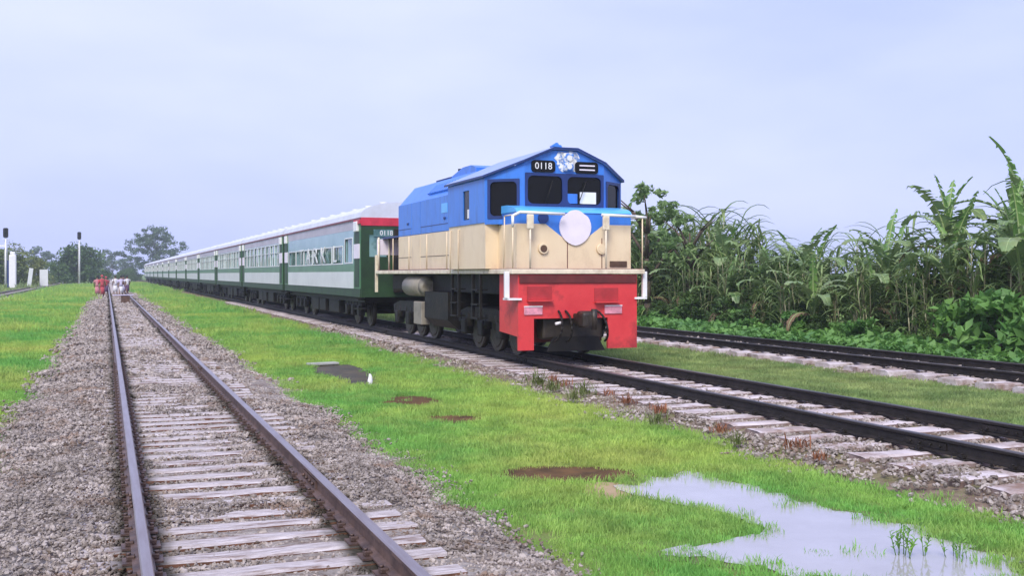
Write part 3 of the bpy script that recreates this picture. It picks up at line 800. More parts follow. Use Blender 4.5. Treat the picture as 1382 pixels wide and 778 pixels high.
# side walls of the cab with the narrow window
for s in (-1, 1):
    holes = [(2.35, 2.78, 2.95, 3.60)]
    m = MB()
    for c in wall_cells(CF + FS, 3.9, 2.84, EAVE, holes): m.box(-0.03, 0.03, c[0], c[1], c[2], c[3])
    m.build('cab_side', M['blue'], loco, loc=(s * (CW - .03), 0, 0))
    m = MB(); m.box(-0.006, 0.006, holes[0][0] + .01, holes[0][1] - .01, holes[0][2] + .01, holes[0][3] - .01)
    sw = m.build('side_window', M['glass'], loco, loc=(s * (CW - .03), 0, 0))
    m = MB(); m.box(-0.01, 0.01, 2.37, 2.48, 2.98, 3.18); m.build('curtain', M['white'], sw, loc=(s * 0.018, 0, 0))
    m = MB(); m.path([(s * 1.62, 3.1, DK - .1), (s * 1.62, 3.1, 2.75), (s * 1.55, 3.1, 2.75)], 0.011); m.path([(s * 1.62, 3.7, DK - .1), (s * 1.62, 3.7, 2.75), (s * 1.55, 3.7, 2.75)], 0.011)
    m.build('grab_rail', M['beige'], loco)
m = MB(); m.box(-CW + .06, CW - .06, 3.84, 3.9, 2.84, EAVE); m.prism([(-CW + .06, EAVE), (CW - .06, EAVE), (0.28, APEX - 0.02), (-0.28, APEX - 0.02)], 'y', 3.84, 3.9)
m.build('cab_rear_wall', M['blue'], loco)
# cab interior
m = MB(); m.box(-1.1, 1.1, CF + .4, CF + .75, 2.86, 3.16, bev=0.03); m.build('control_desk', M['navy'], loco)
m = MB(); m.box(-0.75, -0.35, 2.6, 3.0, 2.84, 3.2, bev=0.04); m.box(-0.75, -0.35, 3.0, 3.1, 3.1, 3.75, bev=0.04); m.build('driver_seat', M['black'], loco)
# roof: pitched sheet following the cab plan
m = MB()
xs = [-CW - .06, -FW - .02, -0.28, 0.28, FW + .02, CW + .06]
def fy(x): return CF - .08 + max(0, abs(x) - FW - .02) * FS / (CW - FW)
V = []
for t in (0.0, 0.05):
    for x in xs:
        zz = (APEX if abs(x) < 0.29 else APEX - (abs(x) - 0.28) / (CW - .28) * (APEX - EAVE)) + 0.012 + t
        V += [(x, fy(x), zz), (x, 4.02, zz)]
n = len(xs); fs = []
for k in range(n - 1):
    a, b = 2 * k, 2 * k + 2
    fs += [(a, b, b + 1, a + 1), (2 * n + a, 2 * n + a + 1, 2 * n + b + 1, 2 * n + b), (a, 2 * n + a, 2 * n + b, b), (a + 1, b + 1, 2 * n + b + 1, 2 * n + a + 1)]
fs += [(0, 1, 2 * n + 1, 2 * n), (2 * n - 2, 4 * n - 2, 4 * n - 1, 2 * n - 1)]
m.add(V, [f for f in fs])
rf = m.build('cab_roof', [M['grey_roof'], M['navy']], loco)
for pgn in rf.data.polygons:
    if abs(pgn.normal.z) < 0.5: pgn.material_index = 1

# engine hood behind the cab: one door panel after another
HB, HT, HC = 2.80, 3.70, 4.22
m = MB()
m.prism([(-1.27, DK), (1.27, DK), (1.27, HT - .01), (0.82, HC - .01), (-0.82, HC - .01), (-1.27, HT - .01)], 'y', 4.12, 9.55); hood = m.build('hood', M['blue'], loco)
m = MB(); m.box(-1.2, 1.2, 3.9, 4.12, DK, 3.76); m.build('cab_passage', M['navy'], loco)
edges = [4.12, 4.75, 7.3, 8.15, 9.55]
for s in (-1, 1):
    for a, b in zip(edges[:-1], edges[1:]):
        m = MB(); m.box(-0.02, 0.02, a + 0.012, b - 0.012, DK + 0.01, HB, bev=0.006); lo = m.build('hood_panel', M['beige'], loco, loc=(s * 1.285, 0, 0))
        m = MB(); m.box(-0.02, 0.02, a + 0.012, b - 0.012, HB + 0.012, HT - 0.012, bev=0.006); up = m.build('hood_door', M['blue'], loco, loc=(s * 1.285, 0, 0))
        if b - a > 1:
            m = MB(); m.box(-0.03, 0.03, a + 0.3, a + 0.42, 3.1, 3.16, bev=0.01); m.build('door_latch', M['navy'], up, loc=(s * 0.02, 0, 0))
            m = MB(); m.box(-0.006, 0.006, a + 0.03, b - 0.04, 2.985, 3.0); m.build('door_seam', M['navy'], up, loc=(s * 0.021, 0, 0))
            m = MB(); m.box(-0.006, 0.006, a + 0.03, b - 0.04, 2.2, 2.212); m.build('door_seam', M['brown_box'], lo, loc=(s * 0.021, 0, 0))
    m = MB(); m.tube((s * 1.30, 4.42, 3.02), (s * 1.335, 4.42, 3.02), 0.10, 0.10, 14); m.build('side_disc', M['white'], loco)
    m = MB(); m.box(s * 1.30 - .006, s * 1.30 + .006, 4.9, 5.4, 3.26, 3.5); m.build('paint_patch', M['light_blue'], loco, loc=(s * 0.006, 0, 0))
    # louvre slats along the chamfer
    for k in range(9):
        y = 5.2 + k * 0.22
        m = MB(); m.box(-0.02, 0.02, -0.07, 0.07, -0.17, 0.17); m.build('louvre', M['blue'], hood, loc=(s * 1.06, y, 3.97), rot=(0, s * R(-45), 0))
m = MB(); m.box(-1.24, 1.24, 9.55, 9.6, DK + 0.02, 2.80); m.build('hood_end', M['maroon'], loco)
# roof equipment
m = MB(); m.prism([(4.35, HC), (6.3, HC), (6.3, 4.27), (5.4, 4.42), (4.75, 4.42), (4.35, 4.33)], 'x', -0.75, 0.75); rb = m.build('roof_box', M['blue'], loco)
m = MB()
for k in range(14): m.box(-0.7, 0.7, 6.5 + k * .1, 6.54 + k * .1, HC + .0, HC + 0.07)
m.build('roof_grille', M['navy'], loco)
m = MB(); m.tube((0.0, 6.1, 4.2), (0.0, 6.1, 4.52), 0.13, 0.12, 12); m.tube((-.5, 6.15, 4.15), (-.5, 6.15, 4.46), 0.09, 0.13, 10); m.build('exhaust_stack', M['black'], loco)
m = MB(); m.tube((0, 8.7, HC - 0.01), (0, 8.7, HC + 0.09), 0.55, 0.5, 20); m.build('fan_cowl', M['blue'], loco)

# red front skirt with an opening for the coupler
m = MB()
SX = 1.34
for c in wall_cells(-SX, SX, 0.48, 1.74, [(-1.0, 0.66, 0.2, 0.84)]): m.box(c[0], c[1], 0.06, 0.12, c[2], c[3])
skirt = m.build('skirt', M['red'], loco)
for s in (-1, 1):
    m = MB(); m.prism([(0.12, 0.48), (1.15, 0.54), (1.15, 1.74), (0.12, 1.74)], 'x', s * SX - (0.05 if s > 0 else 0), s * SX + (0.05 if s < 0 else 0)); m.build('skirt_side', M['red'], loco)
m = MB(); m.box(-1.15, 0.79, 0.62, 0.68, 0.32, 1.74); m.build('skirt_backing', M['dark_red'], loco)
m = MB(); m.box(-SX + .02, SX - .02, 0.03, 0.06, 1.56, 1.72, bev=0.008); m.build('skirt_lip', M['dark_red'], skirt)
for x, w_, z in ((-0.88, 0.55, 1.36), (0.62, 0.55, 1.32)):
    m = MB()
    m.box(x - w_ / 2, x + w_ / 2, 0.045, 0.06, z - 0.14, z + 0.14, bev=0.006); st = m.build('step_recess_shade', M['shade_red'], skirt)  # flat plate, not a hollow: the recess shade is in its darker red
    m = MB(); m.box(x - w_ / 2, x + w_ / 2, -0.05, 0.05, z - 0.17, z - 0.14); m.build('step_tread', M['red'], st)
for x, z in ((-1.02, 1.02), (0.78, 1.02)):
    m = MB(); m.box(x - 0.20, x + 0.20, 0.035, 0.06, z - 0.10, z + 0.06, bev=0.006); pk = m.build('marker_plate', M['pink'], skirt)
    m = MB(); m.box(x - 0.20, x + 0.20, 0.02, 0.06, z + 0.06, z + 0.08); m.build('plate_lip', M['white'], pk)
# coupler
m = MB()
m.box(-0.13, 0.13, -0.25, 1.1, 0.72, 0.94, bev=0.03); m.box(-0.19, 0.19, -0.48, -0.2, 0.66, 1.0, bev=0.06)
m.box(-0.24, -0.08, -0.66, -0.42, 0.68, 0.98, bev=0.05); m.tube((0.1, -0.45, 0.62), (0.1, -0.45, 1.04), 0.06, n=10)
cp = m.build('coupler', M['oily'], loco)
m = MB(); m.box(-0.75, 0.62, 0.2, 0.55, 0.40, 0.86, bev=0.05); m.build('buffer_beam', M['oily'], loco)
for x0, x1 in ((-0.45, -0.62), (0.40, 0.52), (-0.30, -0.34)):
    m = MB(); pts = []
    for k in range(9):
        t = k / 8; pts.append((x0 + (x1 - x0) * t, 0.1 - 0.42 * math.sin(t * math.pi * .85), 1.0 - 0.62 * t + 0.05 * math.sin(t * 6)))
    m.path(pts, 0.024, 7); m.build('air_hose', M['black'], cp if False else loco)
m = MB(); m.tube((-0.62, -0.16, 0.74), (-0.5, -0.16, 0.76), 0.03, n=8); m.build('hose_valve', M['white'], loco)
m = MB(); m.prism([(-0.7, 0.16), (0.62, 0.16), (0.45, 0.46), (-0.55, 0.46)], 'y', 0.10, 0.14); m.build('rail_guard', M['black'], loco)
# front handrails and steps
def rail_path(name, pts, r=0.022, mat='white'):
    m = MB(); m.path(pts, r, 8)
    for p_ in pts[1:-1]:
        m.add(*sphere(p_, r))
    return m.build(name, M[mat], loco)
def sphere(p, r):
    bm = bmesh.new(); bmesh.ops.create_icosphere(bm, subdivisions=1, radius=r); bm.verts.index_update()
    V = [tuple(v.co + Vector(p)) for v in bm.verts]; F_ = [[v.index for v in f.verts] for f in bm.faces]; bm.free()
    return V, F_
rail_path('handrail', [(-1.46, 0.06, 2.70), (-1.46, 0.06, 2.92), (-1.30, 0.06, 3.0), (-0.32, 0.06, 2.98)], 0.03)
rail_path('handrail_post', [(-1.46, 0.06, DK), (-1.46, 0.06, 2.70)], 0.014, 'beige')
rail_path('handrail', [(0.52, 0.06, 2.98), (1.30, 0.06, 2.96), (1.56, 0.06, 2.94)], 0.03)
rail_path('handrail_post', [(1.47, 0.06, DK), (1.47, 0.06, 2.93)], 0.014, 'beige')
rail_path('handrail', [(1.47, 0.10, 2.94), (1.47, 0.62, 2.94), (1.47, 0.68, DK)], 0.014, 'cream')
rail_path('handrail', [(-1.47, 0.10, 2.94), (-1.47, 0.5, 2.94), (-1.47, 0.55, DK)], 0.013, 'beige')
for x, zb in ((-1.08, DK), (0.62, DK)):
    m = MB(); m.box(x - 0.075, x + 0.075, 0.03, 0.09, 2.66, 2.96, bev=0.02); m.tube((x, 0.06, zb), (x, 0.06, 2.7), 0.02, n=6); m.build('handrail_post', M['cream'], loco)
for s in (-1, 1):
    m = MB()
    x = s * 1.56
    m.box(x - 0.05, x + 0.05, 0.10, 0.18, 1.26, 1.80, bev=0.01)
    m.box(min(x, x - s * .28) - .0, max(x, x - s * .28), 0.02, 0.36, 1.22, 1.26)
    m.build('side_step', M['white'], loco)
    for k, y in enumerate((1.9, 3.4)):
        m = MB(); m.box(s * 1.49 - 0.03, s * 1.49 + 0.03, y, y + 0.06, 0.75, 1.75); m.box(s * 1.49 - 0.03, s * 1.49 + 0.03, y + .5, y + 0.56, 0.75, 1.75)
        for z in (0.78, 1.08, 1.4): m.box(s * 1.44 - 0.12, s * 1.44 + 0.12, y + .06, y + .5, z - .015, z + .015)
        m.build('ladder', M['black'], loco)
# pale panel beside the nose on the far side
m = MB(); m.box(1.30, 1.36, 0.5, 1.5, DK, 2.86, bev=0.01); m.build('side_panel', M['cream'], loco)
# walkway handrails along the hood
for s in (-1, 1):
    for y in (4.5, 6.2, 7.9, 9.6):
        m = MB(); m.tube((s * 1.45, y, DK), (s * 1.45, y, DK + 0.9), 0.014, n=6); m.build('railing_post', M['beige'], loco)
# rear platform railing and its pale board
m = MB(); m.box(-1.46, 0.6, 11.44, 11.48, 2.32, 2.80, bev=0.008); m.build('rear_board', M['lilac'], loco)
for x in (-1.42, -1.1, 0.5, 1.1):
    m = MB(); m.tube((x, 11.42, DK), (x, 11.42, 2.85), 0.03, n=6); m.build('railing_post', M['cream'], loco)
m = MB(); m.box(-1.3, 1.3, 9.6, 11.45, 2.80, 2.85); m.build('rear_canopy', M['navy'], loco)
m = MB(); m.box(-1.50, -1.42, 11.51, 11.58, 1.2, 2.32); m.build('rear_step_post', M['cream'], loco)

# running gear
m = MB(); m.box(-1.1, 1.1, 0.7, 11.0, 1.30, 1.75, bev=0.02); m.build('underframe', M['black'], loco)
m = MB(); m.prism([(-1.36, 1.30), (-1.36, 0.62), (-1.1, 0.40), (1.1, 0.40), (1.36, 0.62), (1.36, 1.30)], 'y', 4.7, 6.7); m.build('fuel_tank', M['black'], loco)
for s in (-1, 1):
    m = MB(); m.tube((s * 1.22, 6.9, 1.42), (s * 1.22, 8.5, 1.42), 0.27, n=18); m.tube((s * 1.22, 6.8, 1.42), (s * 1.22, 6.9, 1.42), 0.16, 0.27, 18); m.tube((s * 1.22, 8.5, 1.42), (s * 1.22, 8.6, 1.42), 0.27, 0.16, 18)
    m.build('air_reservoir', M['tank_grey'], loco)
    m = MB(); m.box(s * 1.30 - 0.12, s * 1.30 + 0.12, 6.8, 7.55, 0.42, 1.02, bev=0.02); m.build('battery_box', M['tank_grey'], loco)
def wheel_mesh(r=0.48):
    m = MB(); m.tube((-0.065, 0, 0), (0.065, 0, 0), r, r, 26, 0); m.tube((-0.10, 0, 0), (0.10, 0, 0), r * .34, r * .34, 14, 0)
    m.tube((0.066, 0, 0), (0.075, 0, 0), r * .82, r * .74, 26, 0); m.tube((-0.066, 0, 0), (-0.075, 0, 0), r * .82, r * .74, 26, 0)
    return m.mesh('wheel', [M['oily']])
WM = wheel_mesh()
def side_frame(L_, mat):
    m = MB()
    m.prism([(-L_ / 2, 0.62), (-L_ / 2, 0.86), (-L_ * .3, 0.98), (L_ * .3, 0.98), (L_ / 2, 0.86), (L_ / 2, 0.62), (L_ * .3, 0.70), (-L_ * .3, 0.70)], 'x', -0.06, 0.06)
    for y in (-L_ * .36, 0, L_ * .36):
        m.box(-0.11, 0.11, y - 0.17, y + 0.17, 0.34, 0.70, bev=0.04)
        for dy in (-0.27, 0.27): m.tube((0, y + dy, 0.52), (0, y + dy, 0.84), 0.085, n=10)
    return m.mesh('side_frame', [mat])
def bogie(parent, yc, L_, ys, mat, wx=0.75):
    b = MB(); b.box(-0.9, 0.9, -L_ * .4, L_ * .4, 0.72, 0.98, bev=0.03)
    bo = b.build('bogie', mat, parent, loc=(0, yc, 0))
    fm = side_frame(L_, mat)
    for s in (-1, 1):
        link('side_frame', fm, bo, (s * 1.12, 0, 0))
        for y in ys: link('wheel', WM, bo, (s * wx, y, 0.48))
    for y in ys:
        a = MB(); a.tube((-0.7, y, 0.48), (0.7, y, 0.48), 0.08, n=10); a.build('axle', mat, bo)
    return bo
bogie(loco, 2.75, 3.3, (-1.25, 0, 1.25), M['black'])
bogie(loco, 8.9, 3.3, (-1.25, 0, 1.25), M['black'])

# ------------------------------------------------------------------ coaches
CL = 15.5
def make_coach(first):
    root = thing('railway_coach', 'coach', 'railway coach', (0, 0, 0))
    xs_ = 1.5
    V0, V1 = 1.05, CL - 1.05      # between the vestibules
    nwin = 9
    pitch = (V1 - V0) / nwin
    if first:
        holes = [(V0 + 0.35, V1 - 3.0, 2.12, 2.62), (V1 - 2.6, V1 - 0.3, 2.12, 2.62)]
        holes = [(V0 + 0.2, V0 + 1.35, 2.14, 2.92)] + [(V0 + 1.75 + k * 1.93, V0 + 1.75 + k * 1.93 + 1.72, 2.12, 2.68) for k in range(6)]
    else:
        holes = [(V0 + pitch * k + 0.10, V0 + pitch * (k + 1) - 0.10, 2.14, 3.12) for k in range(nwin)]
    body = MB(); body.box(-xs_ + 0.12, xs_ - 0.12, 0.1, CL - 0.1, 1.08, 3.48); body = body.build('inner_wall', M['dark_green'], root)
    for s in (-1, 1):
        m = MB()
        for c in wall_cells(V0, V1, 2.08, 3.20, holes): m.box(-0.03, 0.03, c[0], c[1], c[2], c[3])
        m.build('side_wall', M['teal'], root, loc=(s * (xs_ - 0.03), 0, 0))
        m = MB(); m.box(-0.034, 0.034, V0, V1, 1.82, 2.08); m.build('waist_stripe', M['soft_green'], root, loc=(s * (xs_ - 0.03), 0, 0))
        m = MB(); m.box(-0.038, 0.038, V0 - 0.0, V1, 1.27, 1.82); m.build('white_band', M['band'], root, loc=(s * (xs_ - 0.03), 0, 0))
        m = MB(); m.box(-0.03, 0.03, 0.12, CL - 0.12, 1.0, 1.27); m.build('sole_bar', M['dark_green'], root, loc=(s * (xs_ - 0.03), 0, 0))
        m = MB(); m.box(-0.034, 0.034, V0, V1, 3.20, 3.50); m.build('cornice', M['mauve'], root, loc=(s * (xs_ - 0.03), 0, 0))
        m = MB(); m.box(-0.05, 0.05, 0.0, CL, 3.50, 3.56); m.build('gutter', M['maroon'], root, loc=(s * (xs_ - 0.01), 0, 0))
        for h in holes:
            p0 = link('window_pane', plate_mesh(-0.004, 0.004, h[2] + .005, h[3] - .005, h[0] + .005, h[1] - .005, M['teal_glass'], 'window_pane'), root, (s * (xs_ - 0.05), 0, 0))
            m = MB(); w_ = 0.045
            m.box(-0.02, 0.02, h[0] - w_, h[1] + w_, h[2] - w_, h[2]); m.box(-0.02, 0.02, h[0] - w_, h[1] + w_, h[3], h[3] + w_)
            m.box(-0.02, 0.02, h[0] - w_, h[0], h[2], h[3]); m.box(-0.02, 0.02, h[1], h[1] + w_, h[2], h[3])
            if not first:
                m.box(-0.016, 0.016, h[0], h[1], (h[2] + h[3]) / 2 + .12 - .014, (h[2] + h[3]) / 2 + .12 + .014)
                m.box(-0.014, 0.014, (h[0] + h[1]) / 2 - .012, (h[0] + h[1]) / 2 + .012, h[2], h[3])
            m.build('window_frame', M['band'], p0, loc=(s * 0.045, 0, 0))
        for e, y0, y1 in ((0, 0.06, 1.05), (1, CL - 1.05, CL - 0.06)):
            m = MB(); m.box(-0.045, 0.045, y0, y1, 1.27, 3.50); ve = m.build('vestibule', M['green'], root, loc=(s * (xs_ - 0.04), 0, 0))
            m = MB(); m.box(-0.02, 0.02, (y0 + y1) / 2 - .33, (y0 + y1) / 2 + .33, 1.32, 3.1); dr = m.build('door', M['dark_green'], ve, loc=(s * 0.035, 0, 0))
            m = MB(); m.box(-0.02, 0.02, (y0 + y1) / 2 - .4, (y0 + y1) / 2 + .4, 2.25, 2.72); m.build('door_panel', M['lilac'], ve, loc=(s * 0.05, 0, 0))
            m = MB(); m.box(-0.06, 0.06, (y0 + y1) / 2 - .25, (y0 + y1) / 2 + .25, 3.12, 3.45, bev=0.02); m.build('lamp_box', M['white'], ve, loc=(s * 0.06, 0, 0))
            m = MB()
            for z in (0.62, 0.92): m.box(-0.16, 0.16, y0 + .15, y1 - .15, z - .015, z + .015)
            m.build('foot_step', M['black'], root, loc=(s * (xs_ - 0.12), 0, 0))
    for y0, y1, face in ((0.0, 0.06, 0), (CL - 0.06, CL, 1)):
        m = MB(); m.box(-xs_ + 0.01, xs_ - 0.01, y0, y1, 1.0, 3.50); ew = m.build('end_wall', M['dark_green'], root)
        m = MB(); m.box(-0.45, 0.45, y0 - 0.18 if face == 0 else y1, y0 if face == 0 else y1 + 0.18, 1.15, 3.2, bev=0.03); m.build('gangway', M['black'], root)
        for x in (-0.95, 0.95):
            m = MB(); m.box(x - 0.28, x + 0.28, y0 - 0.012 if face == 0 else y1, y0 if face == 0 else y1 + 0.012, 2.3, 3.0); m.build('end_window', M['teal_glass'], ew)
    # arched roof
    prof = []
    for k in range(13):
        a = math.pi * k / 12; prof.append((-1.53 * math.cos(a), 3.56 + 0.52 * math.sin(a) ** 0.8))
    m = MB(); m.prism(prof, 'y', 0.0, CL); ro = m.build('roof', M['pale_roof'], root)
    for k in range(7):
        m = MB(); y = 1.4 + k * 2.1; m.tube((-0.4, y, 4.02), (-0.4, y, 4.16), 0.13, 0.16, 10); m.build('roof_vent', M['pale_roof'], ro)
    # underframe
    m = MB(); m.box(-1.3, 1.3, 0.3, CL - 0.3, 0.82, 1.0); m.build('underframe', M['black'], root)
    for k, (y, l_) in enumerate(((5.4, 1.8), (7.6, 1.2), (9.2, 1.6))):
        m = MB(); m.box(-1.28, 1.28, y - l_ / 2, y + l_ / 2, 0.34, 0.82, bev=0.03); m.build('equipment_box', M['black'], root)
    for yc in (2.6, CL - 2.6): bogie(root, yc, 2.6, (-0.95, 0.95), M['black'], 0.75)
    if first:
        for s in (-1, 1):
            k = 0
            for ch, yy in (('T', 10.9), ('A', 9.3), ('R', 7.75), ('K', 6.2), ('L', 4.05)):
                me = text_mesh(ch, 0.86, 0.012, M['band'], 'letter')
                if s < 0: link('letter', me, root, (-1.53, yy, 2.42), (R(90), 0, R(-90)), (1.9 if ch != 'L' else 1.5, 1, 1))
                else: link('letter', me, root, (1.53, yy, 2.42), (R(90), 0, R(90)), (1.9 if ch != 'L' else 1.5, 1, 1))
        m = MB(); m.box(-1.5, 1.5, -0.02, 0.0, 3.30, 3.56); m.build('red_fascia', M['gutter_red'], root)
        m = MB(); m.box(-0.05, 0.05, 0, 0.9, 3.36, 3.50); m.build('red_return', M['gutter_red'], root, loc=(-1.50, 0, 0))
        m = MB(); m.box(-1.1, -0.25, -0.04, -0.015, 2.95, 3.18); m.build('end_sign', M['teal_glass'], root)
        me = text_mesh('0118', 0.22, 0.004, M['white'], 'sign_lettering'); link('sign_lettering', me, root, (-0.68, -0.048, 3.06), (R(90), 0, 0))
    return root

c1 = make_coach(True)
c1.location = (T_MID, 33.2, RAIL_Z); c1['label'] = 'green and teal lettered coach coupled right behind the blue locomotive'
c2 = make_coach(False)
NC = 13
prev = c2
for i in range(1, NC):
    o = c2 if i == 1 else copy_tree(c2)
    o.location = (T_MID, 33.2 + i * 16.0, RAIL_Z)
    if i == 1: o['label'] = 'teal windowed coach coupled next behind the lettered coach'
    elif i == NC - 1: o['label'] = 'last pale coach at the tail of the train'
    else:
        o['label'] = '%s coach behind the blue locomotive, teal sided with white roof' % ['third', 'fourth', 'fifth', 'sixth', 'seventh', 'eighth', 'ninth', 'tenth', 'eleventh', 'twelfth'][i - 2]
        o['group'] = 'coaches in the middle of the train'
for i in range(NC):
    y = 33.2 + i * 16.0 - 0.35
    # gangway bellows bridging the gap belong to the coach behind
    pass

# ------------------------------------------------------------------ vegetation builders
def leaf_cloud(name, centres, radii, n_per, size, mat, seed, up=0.4, aspect=2.2):
    r = np.random.default_rng(seed); P = []
    for (c, rad) in zip(centres, radii):
        d = r.normal(size=(n_per, 3)); d /= np.linalg.norm(d, axis=1)[:, None]
        q = np.asarray(c) + d * (np.asarray(rad) * (r.random(n_per) ** 0.45)[:, None])
        P.append(q)
    P = np.concatenate(P); n = len(P)
    nrm = r.normal(size=(n, 3)) + np.array([0, 0, up * 2]); nrm /= np.linalg.norm(nrm, axis=1)[:, None]
    t = np.cross(nrm, r.normal(size=(n, 3))); t /= np.linalg.norm(t, axis=1)[:, None] + 1e-9
    b = np.cross(nrm, t)
    s = size * r.uniform(0.6, 1.35, n)[:, None]
    V = np.stack([P - t * s * .5, P + b * s * .5 / aspect + nrm * s * .06, P + t * s * .5 - nrm * s * .1, P - b * s * .5 / aspect + nrm * s * .06], 1).reshape(-1, 3)
    i = np.arange(n)[:, None] * 4
    return np_mesh(name, V, np.concatenate([i, i + 1, i + 2, i + 3], 1), mat)

def trunk_mesh(h, r0, seed, nb=5, spread=0.4, mat=None):
    r = random.Random(seed); m = MB()
    pts = [(0, 0, 0)]
    for k in range(1, 6): pts.append((pts[-1][0] + r.uniform(-.06, .06) * h * .3, pts[-1][1] + r.uniform(-.06, .06) * h * .3, h * k / 5))
    for k in range(5): m.tube(pts[k], pts[k + 1], r0 * (1 - k * .16), r0 * (1 - (k + 1) * .16), 8)
    for k in range(nb):
        a = r.uniform(0, 6.28); z0 = r.randrange(2, 5); p0 = pts[z0]
        q1 = (p0[0] + math.cos(a) * spread * h * .5, p0[1] + math.sin(a) * spread * h * .5, p0[2] + h * .22)
        q2 = (p0[0] + math.cos(a) * spread * h, p0[1] + math.sin(a) * spread * h, p0[2] + h * .34)
        m.tube(p0, q1, r0 * .4, r0 * .26, 6); m.tube(q1, q2, r0 * .26, r0 * .1, 6)
    return m.mesh('trunk', [mat or M['bark']])

def shrub_meshes(seed, w, h, n_clump, n_leaf, leaf, mat):
    r = np.random.default_rng(seed); C = []; Rd = []
    for i in range(n_clump):
        a = r.uniform(0, 6.283); q = math.sqrt(r.random()); z = h * (0.12 + 0.78 * r.random())
        k = max(0.25, 1 - (z / h) ** 2 * 0.75)
        C.append((math.cos(a) * q * w * .5 * k, math.sin(a) * q * w * .5 * k, z)); s = r.uniform(.10, .2) * max(w, h)
        Rd.append((s, s, s * .75))
    return leaf_cloud('foliage', C, Rd, n_leaf, leaf, mat, seed + 1), trunk_mesh(h * .75, 0.035 * h ** .8, seed, 6, .35)

def tree_meshes(seed, w, h, base, n_clump, n_leaf, leaf, mat):
    r = np.random.default_rng(seed); C = []; Rd = []
    for i in range(n_clump):
        a = r.uniform(0, 6.283); q = r.random() ** .6; zt = r.random()
        prof = math.sin(math.pi * min(1, .12 + zt * .86)) ** .6
        C.append((math.cos(a) * q * w * .5 * prof, math.sin(a) * q * w * .5 * prof, base + (h - base) * zt)); s = r.uniform(.06, .13) * w
        Rd.append((s, s, s * .6))
    return leaf_cloud('crown', C, Rd, n_leaf, leaf, mat, seed + 1), trunk_mesh(base + (h - base) * .55, 0.03 * h, seed, 9, .3)

def plant(name, label, cat, meshes, names, loc, rz=0.0, group=None, scale=1.0):
    t = thing(name, label, cat, loc, rz, group, scale)
    for me, nm in zip(meshes, names): link(nm, me, t)
    return t

def strip_leaf(m, base, az, L_, w, a0, a1, nseg, mi=0, vfold=0.25, rr=random):
    """arching narrow leaf: angle from vertical goes a0 -> a1"""
    p = Vector(base); hd = Vector((math.cos(az), math.sin(az), 0)); sd_ = Vector((-math.sin(az), math.cos(az), 0))
    V = []; o = len(m.v)
    for k in range(nseg + 1):
        t = k / nseg; a = a0 + (a1 - a0) * t ** 1.2
        dr = hd * math.sin(a) + Vector((0, 0, math.cos(a))); nr = hd * math.cos(a) * -1 + Vector((0, 0, math.sin(a)))
        ww = w * (math.sin(math.pi * min(0.97, 0.12 + 0.85 * t)) ** .7)
        V += [p + sd_ * ww * .5 + nr * ww * vfold, p, p - sd_ * ww * .5 + nr * ww * vfold]
        p = p + dr * (L_ / nseg)
    fs = []
    for k in range(nseg):
        a = 3 * k
        fs += [(a, a + 1, a + 4, a + 3), (a + 1, a + 2, a + 5, a + 4)]
    m.add(V, fs, mi, True)

def reed_meshes(seed, n_st, h, spread):
    r = random.Random(seed); ms = MB(); ml = MB()
    for i in range(n_st):
        a = r.uniform(0, 6.28); q = spread * math.sqrt(r.random()); hh = h * r.uniform(.6, 1.08)
        b = Vector((math.cos(a) * q, math.sin(a) * q, 0)); tp = b + Vector((r.uniform(-.3, .3), r.uniform(-.3, .3), hh * .82))
        ms.tube(b, b.lerp(tp, .5), 0.026, 0.021, 5); ms.tube(b.lerp(tp, .5), tp, 0.021, 0.009, 5)
        nl = r.randrange(8, 12)
        for k in range(nl):
            t = 0.22 + 0.78 * k / (nl - 1)
            strip_leaf(ml, b.lerp(tp, t), r.uniform(0, 6.28), r.uniform(.75, 1.6), r.uniform(.04, .10), R(r.uniform(10, 55)), R(r.uniform(105, 175)), 6)
    st = ms.mesh('stalk', [M['stalk']]); lf = MB.mesh(ml, 'foliage', [M['reed']])
    return lf, st

def banana_leaf_mesh(seed, L_, W, a0, a1, mat, torn=0.35):
    r = random.Random(seed); m = MB(); n = 22
    p = Vector((0, 0, 0)); P = []; D = []; Nn = []
    for k in range(n + 1):
        t = k / n; a = a0 + (a1 - a0) * t ** 1.4
        d = Vector((math.sin(a), 0, math.cos(a))); P.append(p.copy()); D.append(d); Nn.append(Vector((-math.cos(a), 0, math.sin(a)))); p = p + d * (L_ / n)
    for k in range(n):
        rr_ = 0.032 * (1 - k / n) + 0.006
        m.tube(P[k], P[k + 1], rr_, rr_ * .94, 5, 1, cap=False)
    k0 = 3
    for s in (-1, 1):
        droop = r.uniform(.15, .4)
        def edge(k, shrink):
            t = max(0, (k - k0) / (n - k0)); w = W * .5 * (math.sin(math.pi * min(.985, .1 + .87 * t)) ** .55) * shrink
            return P[k] + Vector((0, s * w, 0)) + Nn[k] * (w * .35) + Vector((0, 0, -w * droop))
        pend = 1.0
        for k in range(k0, n):
            e0 = pend; tear = r.random() < torn
            e1 = r.uniform(.75, 1.02)
            A, B = P[k], P[k + 1]
            E0, E1 = edge(k, e0), edge(k + 1, e1)
            if tear:
                E1 = E1.lerp(E0, r.uniform(.2, .45)) - Vector((0, 0, r.uniform(0, .1))); 
            mid0, mid1 = A.lerp(E0, .5) + Nn[k] * .02, B.lerp(E1, .5) + Nn[k + 1] * .02
            m.add([A, mid0, E0, B, mid1, E1], [(0, 1, 4, 3), (1, 2, 5, 4)], 0, True)
            pend = r.uniform(.75, 1.02) if tear else e1
    return m.mesh('leaf', [mat, M['rib']])

